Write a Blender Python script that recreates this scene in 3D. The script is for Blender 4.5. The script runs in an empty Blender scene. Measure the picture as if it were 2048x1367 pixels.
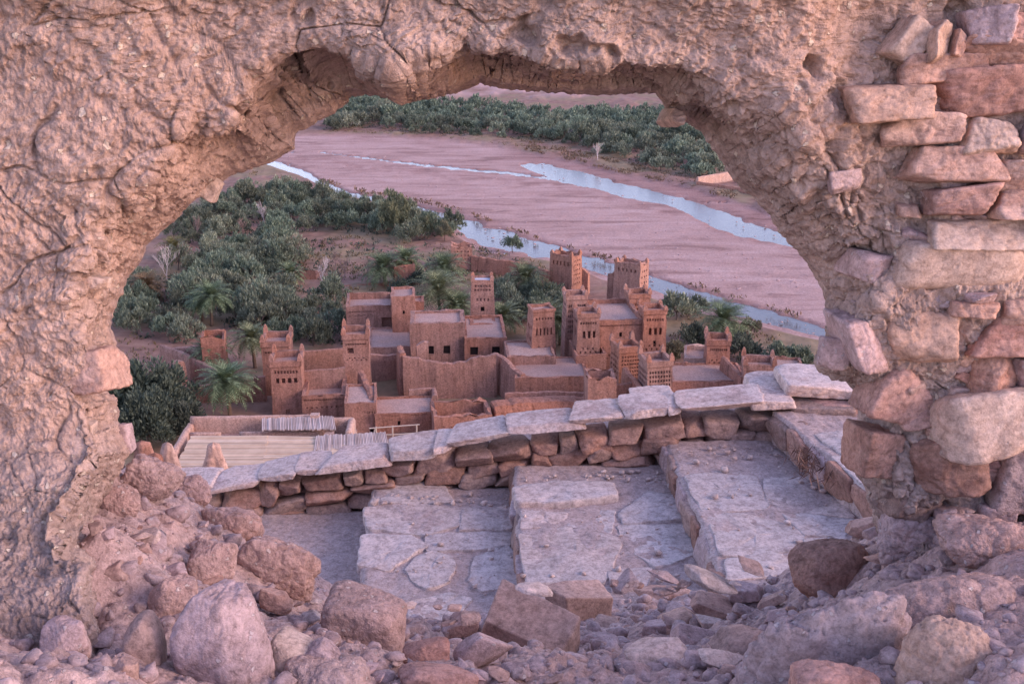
import bpy, math, random
import numpy as np
from mathutils import Vector, Matrix
R = math.radians
SC = bpy.context.scene
COL = SC.collection

# ------------------------------------------------------------------ camera, light, exposure
FP = 2276.0; CZ = 45.0; PITCH = R(17.9)
cd = bpy.data.cameras.new('camera'); cam = bpy.data.objects.new('camera', cd); COL.objects.link(cam)
cd.sensor_width = 36.0; cd.lens = 36.0 * FP / 2048; cd.clip_start = 0.05; cd.clip_end = 30000
cam.location = (0, 0, CZ); cam.rotation_euler = (math.pi / 2 - PITCH, 0, 0)
SC.camera = cam
SUN_EL = 25.0; SUN_AZ = 112.0          # azimuth clockwise from +Y (north): from the right, a little behind the camera
W = bpy.data.worlds.new('World'); SC.world = W; W.use_nodes = True
nt = W.node_tree; nt.nodes.clear()
sky = nt.nodes.new('ShaderNodeTexSky'); sky.sky_type = 'NISHITA'; sky.sun_disc = False
sky.sun_elevation = R(SUN_EL); sky.sun_rotation = R(SUN_AZ); sky.altitude = 1300; sky.dust_density = 1.6; sky.ozone_density = 1.0
tint = nt.nodes.new('ShaderNodeMix'); tint.data_type = 'RGBA'; tint.blend_type = 'MULTIPLY'; tint.inputs[0].default_value = 1
tint.inputs[7].default_value = (1.17, 0.895, 0.94, 1)
bg = nt.nodes.new('ShaderNodeBackground'); bg.inputs[1].default_value = 0.15
wo = nt.nodes.new('ShaderNodeOutputWorld')
nt.links.new(sky.outputs[0], tint.inputs[6]); nt.links.new(tint.outputs[2], bg.inputs[0]); nt.links.new(bg.outputs[0], wo.inputs[0])
sl = bpy.data.lights.new('sun', 'SUN'); sun = bpy.data.objects.new('sun', sl); COL.objects.link(sun)
sl.energy = 0.5; sl.angle = R(24); sl.color = (1.0, 0.72, 0.52)
sd = Vector((math.sin(R(SUN_AZ)) * math.cos(R(SUN_EL)), math.cos(R(SUN_AZ)) * math.cos(R(SUN_EL)), math.sin(R(SUN_EL))))
sun.rotation_euler = sd.to_track_quat('Z', 'Y').to_euler(); sun.location = sd * 60 + Vector((0, 0, CZ))
SC.view_settings.view_transform = 'Standard'; SC.view_settings.look = 'None'
SC.view_settings.exposure = 1.8; SC.view_settings.gamma = 1.0
SC.render.film_transparent = False
SC.cycles.max_bounces = 6; SC.cycles.use_denoising = True

# ------------------------------------------------------------------ pixel <-> world
cP, sP = math.cos(PITCH), math.sin(PITCH)
def ray(px, py):
    u = (np.asarray(px, float) - 1024) / FP; v = (683.5 - np.asarray(py, float)) / FP
    return u, cP + v * sP, -sP + v * cP
def at(px, py, Y):
    a, b, c = ray(px, py); t = Y / b
    return np.stack(np.broadcast_arrays(a * t, Y + 0 * a, CZ + c * t), -1)
def on(px, py, z=0.0):
    a, b, c = ray(px, py); t = (z - CZ) / c
    return np.stack(np.broadcast_arrays(a * t, b * t, z + 0 * a), -1)
def proj(P):
    P = np.asarray(P, float); x, y, z = P[..., 0], P[..., 1], P[..., 2] - CZ
    d = y * cP - z * sP; up = y * sP + z * cP
    return 1024 + FP * x / d, 683.5 - FP * up / d, d
def ppm(Y, z):
    return FP / (Y * cP - (z - CZ) * sP)

# ------------------------------------------------------------------ noise
_r = np.random.RandomState(11)
PERM = _r.permutation(4096); _g = _r.normal(size=(4096, 3)); GR = _g / np.linalg.norm(_g, axis=1)[:, None]; RND = _r.rand(4096, 3)
def hs(i, j, k): return PERM[(PERM[(PERM[i & 4095] + j) & 4095] + k) & 4095]
def gn(P):
    P = np.asarray(P, float); I = np.floor(P).astype(np.int64); f = P - I; u = f * f * f * (f * (f * 6 - 15) + 10)
    o = np.zeros(P.shape[:-1])
    for a in (0, 1):
        for b in (0, 1):
            for c in (0, 1):
                g = GR[hs(I[..., 0] + a, I[..., 1] + b, I[..., 2] + c)]
                d = g[..., 0] * (f[..., 0] - a) + g[..., 1] * (f[..., 1] - b) + g[..., 2] * (f[..., 2] - c)
                o += d * (u[..., 0] if a else 1 - u[..., 0]) * (u[..., 1] if b else 1 - u[..., 1]) * (u[..., 2] if c else 1 - u[..., 2])
    return o * 1.6
def fbm(P, o=4, g=0.5):
    s = 0; a = 1.0; P = np.asarray(P, float)
    for k in range(o):
        s = s + a * gn(P + 17.3 * k); a *= g; P = P * 2.07
    return s
def worley(P):
    I = np.floor(P).astype(np.int64); F1 = np.full(P.shape[:-1], 9.0); F2 = F1.copy(); ID = np.zeros(P.shape[:-1], np.int64)
    for a in (-1, 0, 1):
        for b in (-1, 0, 1):
            for c in (-1, 0, 1):
                J = I + (a, b, c); h = hs(J[..., 0], J[..., 1], J[..., 2]); q = J + RND[h]
                d = np.sqrt(((q - P) ** 2).sum(-1)); m = d < F1
                F2 = np.where(m, F1, np.minimum(F2, d)); ID = np.where(m, h, ID); F1 = np.where(m, d, F1)
    return F1, F2, ID
def sst(x, a, b):
    t = np.clip((np.asarray(x, float) - a) / (b - a), 0, 1); return t * t * (3 - 2 * t)
def itp(x, pts): return np.interp(x, [p[0] for p in pts], [p[1] for p in pts])

# ------------------------------------------------------------------ object helpers
def tag(o, label=None, cat=None, group=None, kind=None):
    if label: o['label'] = label
    if cat: o['category'] = cat
    if group: o['group'] = group
    if kind: o['kind'] = kind
    return o
def empty(name, loc=(0, 0, 0), yaw=0.0, **k):
    o = bpy.data.objects.new(name, None); COL.objects.link(o); o.location = [float(v) for v in loc]; o.rotation_euler = (0, 0, yaw)
    o.empty_display_size = 0.2
    return tag(o, **k)
def mesh(name, V, F, m, parent=None, smooth=False, attrs=None):
    V = np.asarray(V, np.float32).reshape(-1, 3); me = bpy.data.meshes.new(name)
    if isinstance(F, np.ndarray):
        n, k = F.shape; me.vertices.add(len(V)); me.vertices.foreach_set('co', V.ravel())
        me.loops.add(n * k); me.loops.foreach_set('vertex_index', F.ravel().astype(np.int32))
        me.polygons.add(n); me.polygons.foreach_set('loop_start', np.arange(n, dtype=np.int32) * k)
        me.update(calc_edges=True)
    else:
        me.from_pydata([tuple(map(float, v)) for v in V], [], F)
    if attrs:
        for an, av in attrs.items():
            a = me.attributes.new(an, 'FLOAT', 'POINT'); a.data.foreach_set('value', np.asarray(av, np.float32).ravel())
    if smooth: me.polygons.foreach_set('use_smooth', np.ones(len(me.polygons), bool))
    me.materials.append(m); me.update()
    o = bpy.data.objects.new(name, me); COL.objects.link(o)
    if parent is not None: o.parent = parent
    return o
def copy_tree(o, parent=None):
    c = o.copy(); COL.objects.link(c)
    if parent is not None: c.parent = parent
    for ch in o.children: copy_tree(ch, c)
    return c
class MB:
    def __init__(s): s.v = []; s.f = []; s.n = 0
    def add(s, V, F):
        V = np.asarray(V, float).reshape(-1, 3); s.v.append(V)
        for f in F: s.f.append(tuple(int(i) + s.n for i in f))
        s.n += len(V); return s
    def box(s, x0, x1, y0, y1, z0, z1):
        return s.add([(x0, y0, z0), (x1, y0, z0), (x1, y1, z0), (x0, y1, z0), (x0, y0, z1), (x1, y0, z1), (x1, y1, z1), (x0, y1, z1)],
                     [(0, 3, 2, 1), (4, 5, 6, 7), (0, 1, 5, 4), (1, 2, 6, 5), (2, 3, 7, 6), (3, 0, 4, 7)])
    def tube(s, P, rad, k=6):
        P = [Vector(p) for p in P]; rad = rad if hasattr(rad, '__len__') else [rad] * len(P); V = []; F = []
        for i, p in enumerate(P):
            t = (P[min(i + 1, len(P) - 1)] - P[max(i - 1, 0)]).normalized(); a = t.orthogonal().normalized(); b = t.cross(a)
            for j in range(k):
                an = 2 * math.pi * j / k; V.append(p + (a * math.cos(an) + b * math.sin(an)) * rad[i])
        for i in range(len(P) - 1):
            for j in range(k): F.append((i * k + j, i * k + (j + 1) % k, (i + 1) * k + (j + 1) % k, (i + 1) * k + j))
        F.append(tuple(range(k))[::-1]); F.append(tuple((len(P) - 1) * k + j for j in range(k)))
        return s.add(V, F)
    def build(s, name, m, parent=None, smooth=False, wob=None):
        V = np.concatenate(s.v) if s.v else np.zeros((0, 3))
        if wob is not None:
            a, fr, off = wob; Q = V * fr + off
            V = V + a * np.stack([gn(Q), gn(Q + 31.7), gn(Q + 77.1)], -1)
        return mesh(name, V, s.f, m, parent, smooth)

# ------------------------------------------------------------------ materials
def ramp(nt, fac, stops):
    r = nt.nodes.new('ShaderNodeValToRGB'); e = r.color_ramp.elements
    e[0].position, e[0].color = stops[0][0], (*stops[0][1], 1); e[1].position, e[1].color = stops[-1][0], (*stops[-1][1], 1)
    for p, c in stops[1:-1]:
        q = e.new(p); q.color = (*c, 1)
    nt.links.new(fac, r.inputs[0]); return r.outputs[0]
def noise(nt, vec, sc, det=5, rough=0.6, dist=0.0):
    n = nt.nodes.new('ShaderNodeTexNoise'); n.inputs['Scale'].default_value = sc; n.inputs['Detail'].default_value = det
    n.inputs['Roughness'].default_value = rough; n.inputs['Distortion'].default_value = dist
    if vec is not None: nt.links.new(vec, n.inputs['Vector'])
    return n.outputs[0]
def mixc(nt, fac, a, b, mode='MIX'):
    m = nt.nodes.new('ShaderNodeMix'); m.data_type = 'RGBA'; m.blend_type = mode
    for s, i in ((fac, 0), (a, 6), (b, 7)):
        if hasattr(s, 'is_linked'): nt.links.new(s, m.inputs[i])
        elif i == 0: m.inputs[0].default_value = s
        else: m.inputs[i].default_value = (*s, 1)
    return m.outputs[2]
def mth(nt, op, a, b=None, clamp=False):
    m = nt.nodes.new('ShaderNodeMath'); m.operation = op; m.use_clamp = clamp
    for s, i in ((a, 0), (b, 1)):
        if s is None: continue
        if hasattr(s, 'is_linked'): nt.links.new(s, m.inputs[i])
        else: m.inputs[i].default_value = s
    return m.outputs[0]
def newmat(name, rough=0.95, spec=0.2):
    m = bpy.data.materials.new(name); m.use_nodes = True; t = m.node_tree; b = t.nodes['Principled BSDF']
    b.inputs['Roughness'].default_value = rough; b.inputs['Specular IOR Level'].default_value = spec
    return m, t, b
def coords(t, rnd=True):
    tc = t.nodes.new('ShaderNodeTexCoord'); v = tc.outputs['Object']
    if rnd:
        oi = t.nodes.new('ShaderNodeObjectInfo'); a = t.nodes.new('ShaderNodeVectorMath'); a.operation = 'ADD'
        s = t.nodes.new('ShaderNodeVectorMath'); s.operation = 'SCALE'; s.inputs[0].default_value = (37, 53, 71); t.links.new(oi.outputs['Random'], s.inputs['Scale'])
        t.links.new(v, a.inputs[0]); t.links.new(s.outputs[0], a.inputs[1]); v = a.outputs[0]; return v, oi.outputs['Random']
    return v, None
def bump(t, b, h, dist, strength=0.6, prev=None):
    n = t.nodes.new('ShaderNodeBump'); n.inputs['Strength'].default_value = strength; n.inputs['Distance'].default_value = dist
    t.links.new(h, n.inputs['Height'])
    if prev is not None: t.links.new(prev, n.inputs['Normal'])
    t.links.new(n.outputs[0], b.inputs['Normal']); return n.outputs[0]
def earth(name, c, sc=1.0, speck=None, bd=0.006, bs=0.7, var=0.25, rndv=0.0, grit=1.0, streak=0.0, pits=True, layer=None):
    """dirt / stone: base colour c with patches, grains and optional pale pebbles; sc = texture frequency per metre"""
    m, t, b = newmat(name); v, rn = coords(t)
    d = tuple(x * (1 - var) for x in c); l = tuple(min(x * (1 + var), .95) for x in c); w = (c[0] * 1.02, c[1] * .94, c[2] * .88)
    n1 = noise(t, v, 2.2 * sc, 6, .62, .4); n2 = noise(t, v, 14 * sc, 5, .7); n3 = noise(t, v, 38 * sc * grit, 4, .78); n4 = noise(t, v, 120 * sc * grit, 3, .7)
    col = ramp(t, n1, [(.28, d), (.5, c), (.72, l)])
    col = mixc(t, ramp(t, noise(t, v, 1.1 * sc, 4, .6), [(.45, (0, 0, 0)), (.7, (1, 1, 1))]), col, w)
    g = ramp(t, n2, [(.32, (.55, .52, .52)), (.52, (1, 1, 1)), (.72, (1.25, 1.24, 1.24))]); col = mixc(t, .75, col, g, 'MULTIPLY')
    g = ramp(t, n3, [(.34, (.55, .52, .5)), (.5, (1, 1, 1)), (.68, (1.3, 1.28, 1.26))]); col = mixc(t, .7, col, g, 'MULTIPLY')
    col = mixc(t, .5, col, ramp(t, n4, [(.3, (.66, .64, .62)), (.5, (1, 1, 1)), (.72, (1.24, 1.22, 1.2))]), 'MULTIPLY')
    if streak:
        sx = t.nodes.new('ShaderNodeMapping'); sx.inputs['Scale'].default_value = (2.2, 2.2, .22); t.links.new(v, sx.inputs[0])
        col = mixc(t, streak, col, ramp(t, noise(t, sx.outputs[0], 1.0, 5, .65, .4), [(.32, (.62, .58, .56)), (.5, (1, 1, 1)), (.7, (1.12, 1.12, 1.12))]), 'MULTIPLY')
    if layer:
        sx = t.nodes.new('ShaderNodeMapping'); sx.inputs['Scale'].default_value = (1.2, 1.2, layer); t.links.new(v, sx.inputs[0])
        lay = noise(t, sx.outputs[0], 2.0 * sc, 5, .65, .3)
        col = mixc(t, .7, col, ramp(t, lay, [(.35, (.72, .62, .6)), (.5, (1, 1, 1)), (.66, (1.12, 1.06, 1.0))]), 'MULTIPLY')
    hgt = mth(t, 'ADD', mth(t, 'MULTIPLY', n2, .55), mth(t, 'MULTIPLY', n3, .5)); hgt = mth(t, 'ADD', hgt, mth(t, 'MULTIPLY', n4, .3))
    if layer: hgt = mth(t, 'ADD', hgt, mth(t, 'MULTIPLY', lay, .5))
    if speck:
        vo = t.nodes.new('ShaderNodeTexVoronoi'); vo.inputs['Scale'].default_value = 36 * sc; vo.inputs['Randomness'].default_value = 1
        nv = t.nodes.new('ShaderNodeTexNoise'); nv.inputs['Scale'].default_value = 70 * sc; t.links.new(v, nv.inputs['Vector'])
        sv = t.nodes.new('ShaderNodeVectorMath'); sv.operation = 'SCALE'; sv.inputs['Scale'].default_value = .022 / sc; t.links.new(nv.outputs['Color'], sv.inputs[0])
        av = t.nodes.new('ShaderNodeVectorMath'); t.links.new(v, av.inputs[0]); t.links.new(sv.outputs[0], av.inputs[1]); t.links.new(av.outputs[0], vo.inputs['Vector'])
        sep = t.nodes.new('ShaderNodeSeparateColor'); t.links.new(vo.outputs['Color'], sep.inputs[0])
        size = mth(t, 'MULTIPLY', mth(t, 'SUBTRACT', sep.outputs[0], .66, True), 1.15)
        mask = mth(t, 'MULTIPLY', mth(t, 'SUBTRACT', size, vo.outputs['Distance'], True), 18.0, True)
        col = mixc(t, mth(t, 'MULTIPLY', mask, .8), col, speck); hgt = mth(t, 'ADD', hgt, mth(t, 'MULTIPLY', mask, .5))
    if pits:
        vp = t.nodes.new('ShaderNodeTexVoronoi'); vp.inputs['Scale'].default_value = 9 * sc; t.links.new(v, vp.inputs['Vector'])
        s2 = t.nodes.new('ShaderNodeSeparateColor'); t.links.new(vp.outputs['Color'], s2.inputs[0])
        pit = mth(t, 'MULTIPLY', mth(t, 'SUBTRACT', mth(t, 'MULTIPLY', mth(t, 'SUBTRACT', s2.outputs[1], .75, True), .5), vp.outputs['Distance'], True), 12.0, True)
        hgt = mth(t, 'SUBTRACT', hgt, pit)
    if rndv:
        hv = t.nodes.new('ShaderNodeHueSaturation'); t.links.new(col, hv.inputs['Color'])
        t.links.new(mth(t, 'ADD', mth(t, 'MULTIPLY', rn, rndv), 1 - rndv * .5), hv.inputs['Value'])
        t.links.new(mth(t, 'ADD', mth(t, 'MULTIPLY', mth(t, 'FRACT', mth(t, 'MULTIPLY', rn, 7.31)), rndv * 1.2), 1 - rndv * .6), hv.inputs['Saturation']); col = hv.outputs[0]
    t.links.new(col, b.inputs['Base Color'])
    bump(t, b, hgt, bd, bs)
    return m
def plain(name, c, rough=.9, bsc=0, bd=.01, c2=None):
    m, t, b = newmat(name, rough)
    v, rn = coords(t)
    if c2: t.links.new(ramp(t, noise(t, v, bsc or 3, 5), [(.3, c), (.7, c2)]), b.inputs['Base Color'])
    else: b.inputs['Base Color'].default_value = (*c, 1)
    if bsc: bump(t, b, noise(t, v, bsc * 3, 4), bd)
    return m
def leafmat(name, c, l, var=.75):
    m, t, b = newmat(name, .7, .25); v, rn = coords(t)
    g = t.nodes.new('ShaderNodeNewGeometry')
    col = ramp(t, g.outputs['Random Per Island'], [(0, tuple(x * .65 for x in c)), (.6, c), (1, l)])
    col = mixc(t, .8, col, ramp(t, noise(t, v, .9, 3), [(.35, (.7, .72, .72)), (.65, (1.15, 1.12, 1.05))]), 'MULTIPLY')
    hv = t.nodes.new('ShaderNodeHueSaturation'); t.links.new(col, hv.inputs['Color'])
    t.links.new(mth(t, 'ADD', mth(t, 'MULTIPLY', rn, var), 1 - var * .5), hv.inputs['Value'])
    t.links.new(mth(t, 'ADD', mth(t, 'MULTIPLY', mth(t, 'FRACT', mth(t, 'MULTIPLY', rn, 9.7)), .08), .455), hv.inputs['Hue'])
    t.links.new(hv.outputs[0], b.inputs['Base Color'])
    tr = t.nodes.new('ShaderNodeBsdfTranslucent'); t.links.new(hv.outputs[0], tr.inputs[0])
    mx = t.nodes.new('ShaderNodeMixShader'); mx.inputs[0].default_value = .25; out = t.nodes['Material Output']
    t.links.new(b.outputs[0], mx.inputs[1]); t.links.new(tr.outputs[0], mx.inputs[2]); t.links.new(mx.outputs[0], out.inputs[0])
    return m
M = {}
M['mud'] = earth('mud_plaster', (.38, .283, .25), 1.0, (.60, .50, .42), .016, 1.0, .18)
M['mudred'] = earth('mud_mortar', (.34, .20, .16), 1.2, (.5, .38, .32), .012, 1.0, .25)
M['rubble'] = earth('rubble_earth', (.46, .335, .315), 1.3, (.54, .44, .42), .016, 1.0, .22)
M['clod'] = earth('earth_clod', (.44, .31, .285), 1.5, (.60, .50, .47), .014, 1.0, .2, .12)
M['stone'] = earth('pink_sandstone', (.42, .285, .245), 1.6, None, .006, .9, .22, .2, layer=5)
M['stonered'] = earth('red_sandstone', (.385, .24, .21), 1.6, None, .006, .9, .25, .15, layer=7)
M['stonepale'] = earth('pale_limestone', (.48, .365, .315), 1.3, None, .006, .9, .16, .1)
M['stonegold'] = earth('tan_stone', (.44, .30, .24), 1.4, None, .007, .9, .2, .15)
M['stonegrey'] = earth('mauve_stone', (.41, .305, .305), 1.5, (.5, .42, .42), .007, .9, .2, .15)
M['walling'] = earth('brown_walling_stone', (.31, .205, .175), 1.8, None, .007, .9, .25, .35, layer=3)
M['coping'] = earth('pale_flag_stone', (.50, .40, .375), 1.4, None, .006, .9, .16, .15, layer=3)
M['flag'] = earth('grey_flag_stone', (.48, .40, .385), 1.2, None, .005, .8, .15, .12)
M['bed'] = earth('step_mortar', (.41, .32, .305), 1.4, (.48, .41, .40), .009, .9, .16)
M['adobe'] = earth('village_adobe', (.355, .19, .145), .35, None, .06, .9, .22, .2, streak=.9, grit=.6, pits=False)
M['adobered'] = earth('red_adobe', (.36, .185, .135), .35, None, .06, .9, .22, .16, streak=.9, grit=.6, pits=False)
M['adobepale'] = earth('pale_adobe', (.48, .32, .26), .35, None, .04, .7, .14, .06, streak=.5, grit=.6, pits=False)  # adobe of a paler, pinker colour than the village walls
M['roof'] = earth('dusty_roof', (.42, .285, .245), .4, None, .02, .5, .12, .1, grit=.6, pits=False)
M['dark'] = plain('dark_opening', (.02, .013, .012))  # near-black colour stands in for the unlit interior behind openings
M['wood'] = plain('weathered_wood', (.22, .13, .09), .9, 6, .005, (.30, .2, .14))
M['woodpale'] = plain('bleached_poles', (.45, .36, .30), .9, 6, .005, (.55, .46, .38))
M['tin'] = plain('tin_sheet', (.55, .58, .64), .45)
M['bark'] = plain('bark', (.10, .075, .06), .95, 5, .02, (.16, .12, .10))
M['palmbark'] = plain('palm_bark', (.13, .085, .065), .95, 8, .05, (.2, .14, .10))
M['bare'] = plain('bleached_branches', (.44, .36, .34), .9, 4, .01, (.58, .5, .47))
M['twig'] = plain('brown_twigs', (.22, .15, .13), .9, 4, .01, (.30, .21, .18))
M['olive'] = leafmat('olive_leaves', (.16, .195, .135), (.33, .38, .275))
M['oliveF'] = leafmat('far_olive_leaves', (.165, .20, .145), (.33, .38, .28))
M['dkleaf'] = leafmat('dark_leaves', (.095, .12, .09), (.17, .205, .15), .3)
M['willow'] = leafmat('willow_leaves', (.18, .185, .115), (.28, .28, .18), .3)
M['palm'] = leafmat('palm_fronds', (.15, .19, .10), (.31, .36, .20), .3)
M['palmdry'] = leafmat('dry_palm_fronds', (.20, .16, .07), (.30, .25, .12), .3)
M['scrub'] = leafmat('dry_scrub', (.18, .115, .075), (.30, .22, .15), .3)
# water
m, t, b = newmat('water', .1, .5); b.inputs['Base Color'].default_value = (.10, .085, .085, 1); b.inputs['IOR'].default_value = 1.33
v, rn = coords(t, False); mp = t.nodes.new('ShaderNodeMapping'); mp.inputs['Scale'].default_value = (.5, 1.2, 1); t.links.new(v, mp.inputs[0])
bump(t, b, noise(t, mp.outputs[0], 1.6, 5, .7), .09, .35); M['water'] = m
# straw matting: reeds run along local X
def strawmat(name, a, bcol):
    m, t, b = newmat(name); v, rn = coords(t, False)
    g = t.nodes.new('ShaderNodeNewGeometry'); c_ = ramp(t, g.outputs['Random Per Island'], [(0, tuple(x * .8 for x in a)), (.35, a), (1, bcol)])
    c_ = mixc(t, .7, c_, ramp(t, noise(t, v, .7, 4), [(.35, (.8, .76, .74)), (.65, (1.08, 1.08, 1.08))]), 'MULTIPLY')
    t.links.new(c_, b.inputs['Base Color']); return m
M['straw'] = strawmat('straw_matting', (.56, .42, .31), (.68, .53, .41))
M['reed'] = strawmat('grey_reeds', (.44, .35, .32), (.58, .48, .45))
# terrain: 'bed' = river bed, 'wet' = near the water, 'far' = bare hills, 'green' = grassy field
m, t, b = newmat('ground', .95, .15); v, rn = coords(t, False)
def att(n):
    a = t.nodes.new('ShaderNodeAttribute'); a.attribute_name = n; return a.outputs['Fac']
n1 = noise(t, v, .05, 6, .6, .5); n2 = noise(t, v, .4, 5, .65); n3 = noise(t, v, 2.2, 4, .7)
soil = ramp(t, n2, [(.3, (.17, .095, .075)), (.5, (.26, .15, .115)), (.72, (.33, .21, .16))])
dry = ramp(t, n2, [(.3, (.19, .15, .085)), (.6, (.27, .20, .12))])
soil = mixc(t, att('green'), soil, dry)
mp = t.nodes.new('ShaderNodeMapping'); mp.inputs['Scale'].default_value = (.03, .12, 1); mp.inputs['Rotation'].default_value = (0, 0, R(28)); t.links.new(v, mp.inputs[0])
stk = noise(t, mp.outputs[0], 1.6, 7, .66, 1.2); n0 = noise(t, v, 6.0, 3, .7)
bedc = ramp(t, stk, [(.34, (.28, .17, .145)), (.47, (.41, .265, .23)), (.68, (.48, .33, .295))])
bedc = mixc(t, .7, bedc, ramp(t, n3, [(.32, (.66, .62, .62)), (.52, (1, 1, 1)), (.74, (1.3, 1.28, 1.28))]), 'MULTIPLY')
bedc = mixc(t, .5, bedc, ramp(t, n1, [(.35, (.84, .78, .78)), (.65, (1.1, 1.1, 1.12))]), 'MULTIPLY')
bedc = mixc(t, .6, bedc, ramp(t, n0, [(.3, (.62, .6, .6)), (.5, (1, 1, 1)), (.68, (1.35, 1.33, 1.33))]), 'MULTIPLY')
col = mixc(t, att('bed'), soil, bedc)
col = mixc(t, att('far'), col, (.46, .30, .27))
col = mixc(t, att('wet'), col, mixc(t, .5, col, (.55, .40, .38), 'MULTIPLY'))
t.links.new(col, b.inputs['Base Color']); bump(t, b, mth(t, 'ADD', n3, n2), .12, .5); M['ground'] = m
# ------------------------------------------------------------------ terrain: valley floor, river bed, hillside
def hill(Y): return 40.6 * np.clip((105 - np.asarray(Y, float)) / 96.5, 0, 1) ** 1.25
UP = [(300, 262), (590, 266), (700, 263), (860, 276), (1000, 290), (1060, 302), (1140, 318), (1230, 342), (1330, 362), (1400, 378), (1480, 402), (1560, 432), (1700, 470), (1900, 520), (2600, 700)]
LO = [(200, 262), (440, 300), (520, 322), (600, 350), (660, 380), (820, 420), (900, 462), (960, 502), (1060, 512), (1140, 528), (1200, 556), (1300, 592), (1400, 622), (1500, 644), (1600, 668), (1700, 692), (2000, 760), (2600, 900)]
CH1 = [(300, 285, 10), (480, 308, 10), (560, 328, 18), (610, 345, 20), (650, 367, 13), (700, 386, 12), (780, 400, 9), (850, 414, 11), (900, 432, 24), (950, 455, 44), (1000, 472, 44), (1060, 487, 36), (1120, 500, 26), (1180, 519, 26), (1260, 543, 26), (1340, 570, 29), (1420, 594, 27), (1500, 617, 25), (1580, 637, 25), (1650, 655, 22), (2000, 745, 22), (2600, 900, 22)]
CH2 = [(1040, 324, 2), (1064, 329, 14), (1100, 336, 26), (1170, 353, 22), (1250, 375, 27), (1320, 391, 20), (1350, 398, 20), (1385, 412, 27), (1430, 430, 38), (1490, 450, 32), (1540, 463, 26), (1600, 478, 22), (1800, 530, 20), (2600, 740, 20)]
CH3 = [(640, 300, 2), (700, 307, 3), (800, 320, 4), (900, 331, 5), (1000, 339, 6), (1100, 352, 5), (1200, 372, 5), (1260, 386, 5), (1330, 400, 2)]
ys = np.concatenate([np.linspace(8.4, 20, 24)[:-1], np.linspace(20, 108, 60)[:-1],
                     on(1024, np.arange(768, 172, -2.0))[:, 1], on(1024, np.arange(172, -40, -6.0))[:, 1], [6000, 9000, 15000]])
us = np.concatenate([np.linspace(-1.9, -.52, 40)[:-1], np.linspace(-.52, .48, 430), np.linspace(.48, 1.9, 40)[1:]])
YY, UU = np.meshgrid(ys, us, indexing='ij'); XX = UU * (0.55 * YY + 8)
G0 = np.stack([XX, YY, 0 * XX], -1); px, py, _ = proj(G0)
wn = fbm(np.stack([XX * .05, YY * .03, 0 * XX], -1), 5)
wf = fbm(np.stack([XX * .3, YY * .22, 0 * XX + 5], -1), 4)
valley = sst(YY, 100, 112)
pj = 2.5 * wn + 1.2 * wf
top = np.interp(px, [p[0] for p in UP], [p[1] for p in UP]); bot = np.interp(px, [p[0] for p in LO], [p[1] for p in LO])
inb = np.minimum(py + pj * 1.5 - top, bot - py + pj * 1.5)
bed = sst(inb, -3, 5) * valley
ch = np.full_like(px, -9.0)
for C, am in ((CH1, .35), (CH2, .22), (CH3, .8)):
    xs = [c[0] for c in C]; yc = np.interp(px, xs, [c[1] for c in C]); hh = np.interp(px, xs, [c[2] for c in C]) * (.40 if C is CH2 else .36)
    hh = np.where((px < xs[0]) | (px > xs[-1]), .01, hh)
    ch = np.maximum(ch, 1.25 - np.abs(py - yc + (.9 if C is not CH3 else .2) * pj) / hh + am * 1.1 * wf + .25 * wn)
carve = sst(ch, -.6, .55) * bed
zt = hill(YY) - .45 * bed * (1 + .25 * wf) - .5 * carve + .12 * wf * (1 - bed) * valley + .05 * wf
far = sst(YY, 470, 560)
ridge = np.exp(-((px - 990) / 150) ** 2) * .7 + .35
zt = zt + far * (14 * ridge + 10 * wn * .5 * far) + sst(YY, 520, 2500) * (45 + 30 * fbm(np.stack([XX * .002, YY * .002, 0 * XX], -1), 4))
# small terraces / bank above the near stream
zt = zt + valley * (1 - bed) * .5 * sst(wn, .1, .3) * sst(600 - py, 0, 200)
field = np.clip(sst(fbm(np.stack([XX * .06, YY * .06, 0 * XX + 9], -1), 3), -.2, .4) * (1 - bed), 0, 1) * .8
farp = np.clip(sst(YY, 425, 470) * sst(wn, -.5, .3) + sst(YY, 480, 520), 0, 1) * (1 - bed)
yc2 = np.interp(px, [c[0] for c in CH2], [c[1] for c in CH2]); yc3 = np.interp(px, [c[0] for c in CH3], [c[1] for c in CH3])
wet = np.maximum(sst(ch, -1.3, .1), sst(yc2 - py + 6 * wn, 0, 12) * sst(px, 960, 1080))
wet = np.maximum(wet, .7 * sst(10 - np.abs(py - yc3 - 16 + 8 * wn), 0, 8) * sst(wf, -.4, .3)) * bed
V = np.stack([XX, YY, zt], -1).reshape(-1, 3)
def gridF(a, b, wrap=False):
    i = np.arange(a - 1)[:, None]; j = np.arange(b if wrap else b - 1)[None, :]; k = (j + 1) % b
    return np.stack(np.broadcast_arrays(i * b + j, i * b + k, (i + 1) * b + k, (i + 1) * b + j), -1).reshape(-1, 4)
tag(mesh('ground', V, gridF(*YY.shape), M['ground'], smooth=True, attrs={'bed': bed, 'wet': wet, 'far': farp, 'green': field}), kind='structure')
wy = np.linspace(100, 520, 40); wx = np.linspace(-400, 400, 40); WX, WY = np.meshgrid(wx, wy)
tag(mesh('river_water', np.stack([WX, WY, 0 * WX - .68], -1), gridF(40, 40), M['water'], smooth=True), kind='structure')

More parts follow.
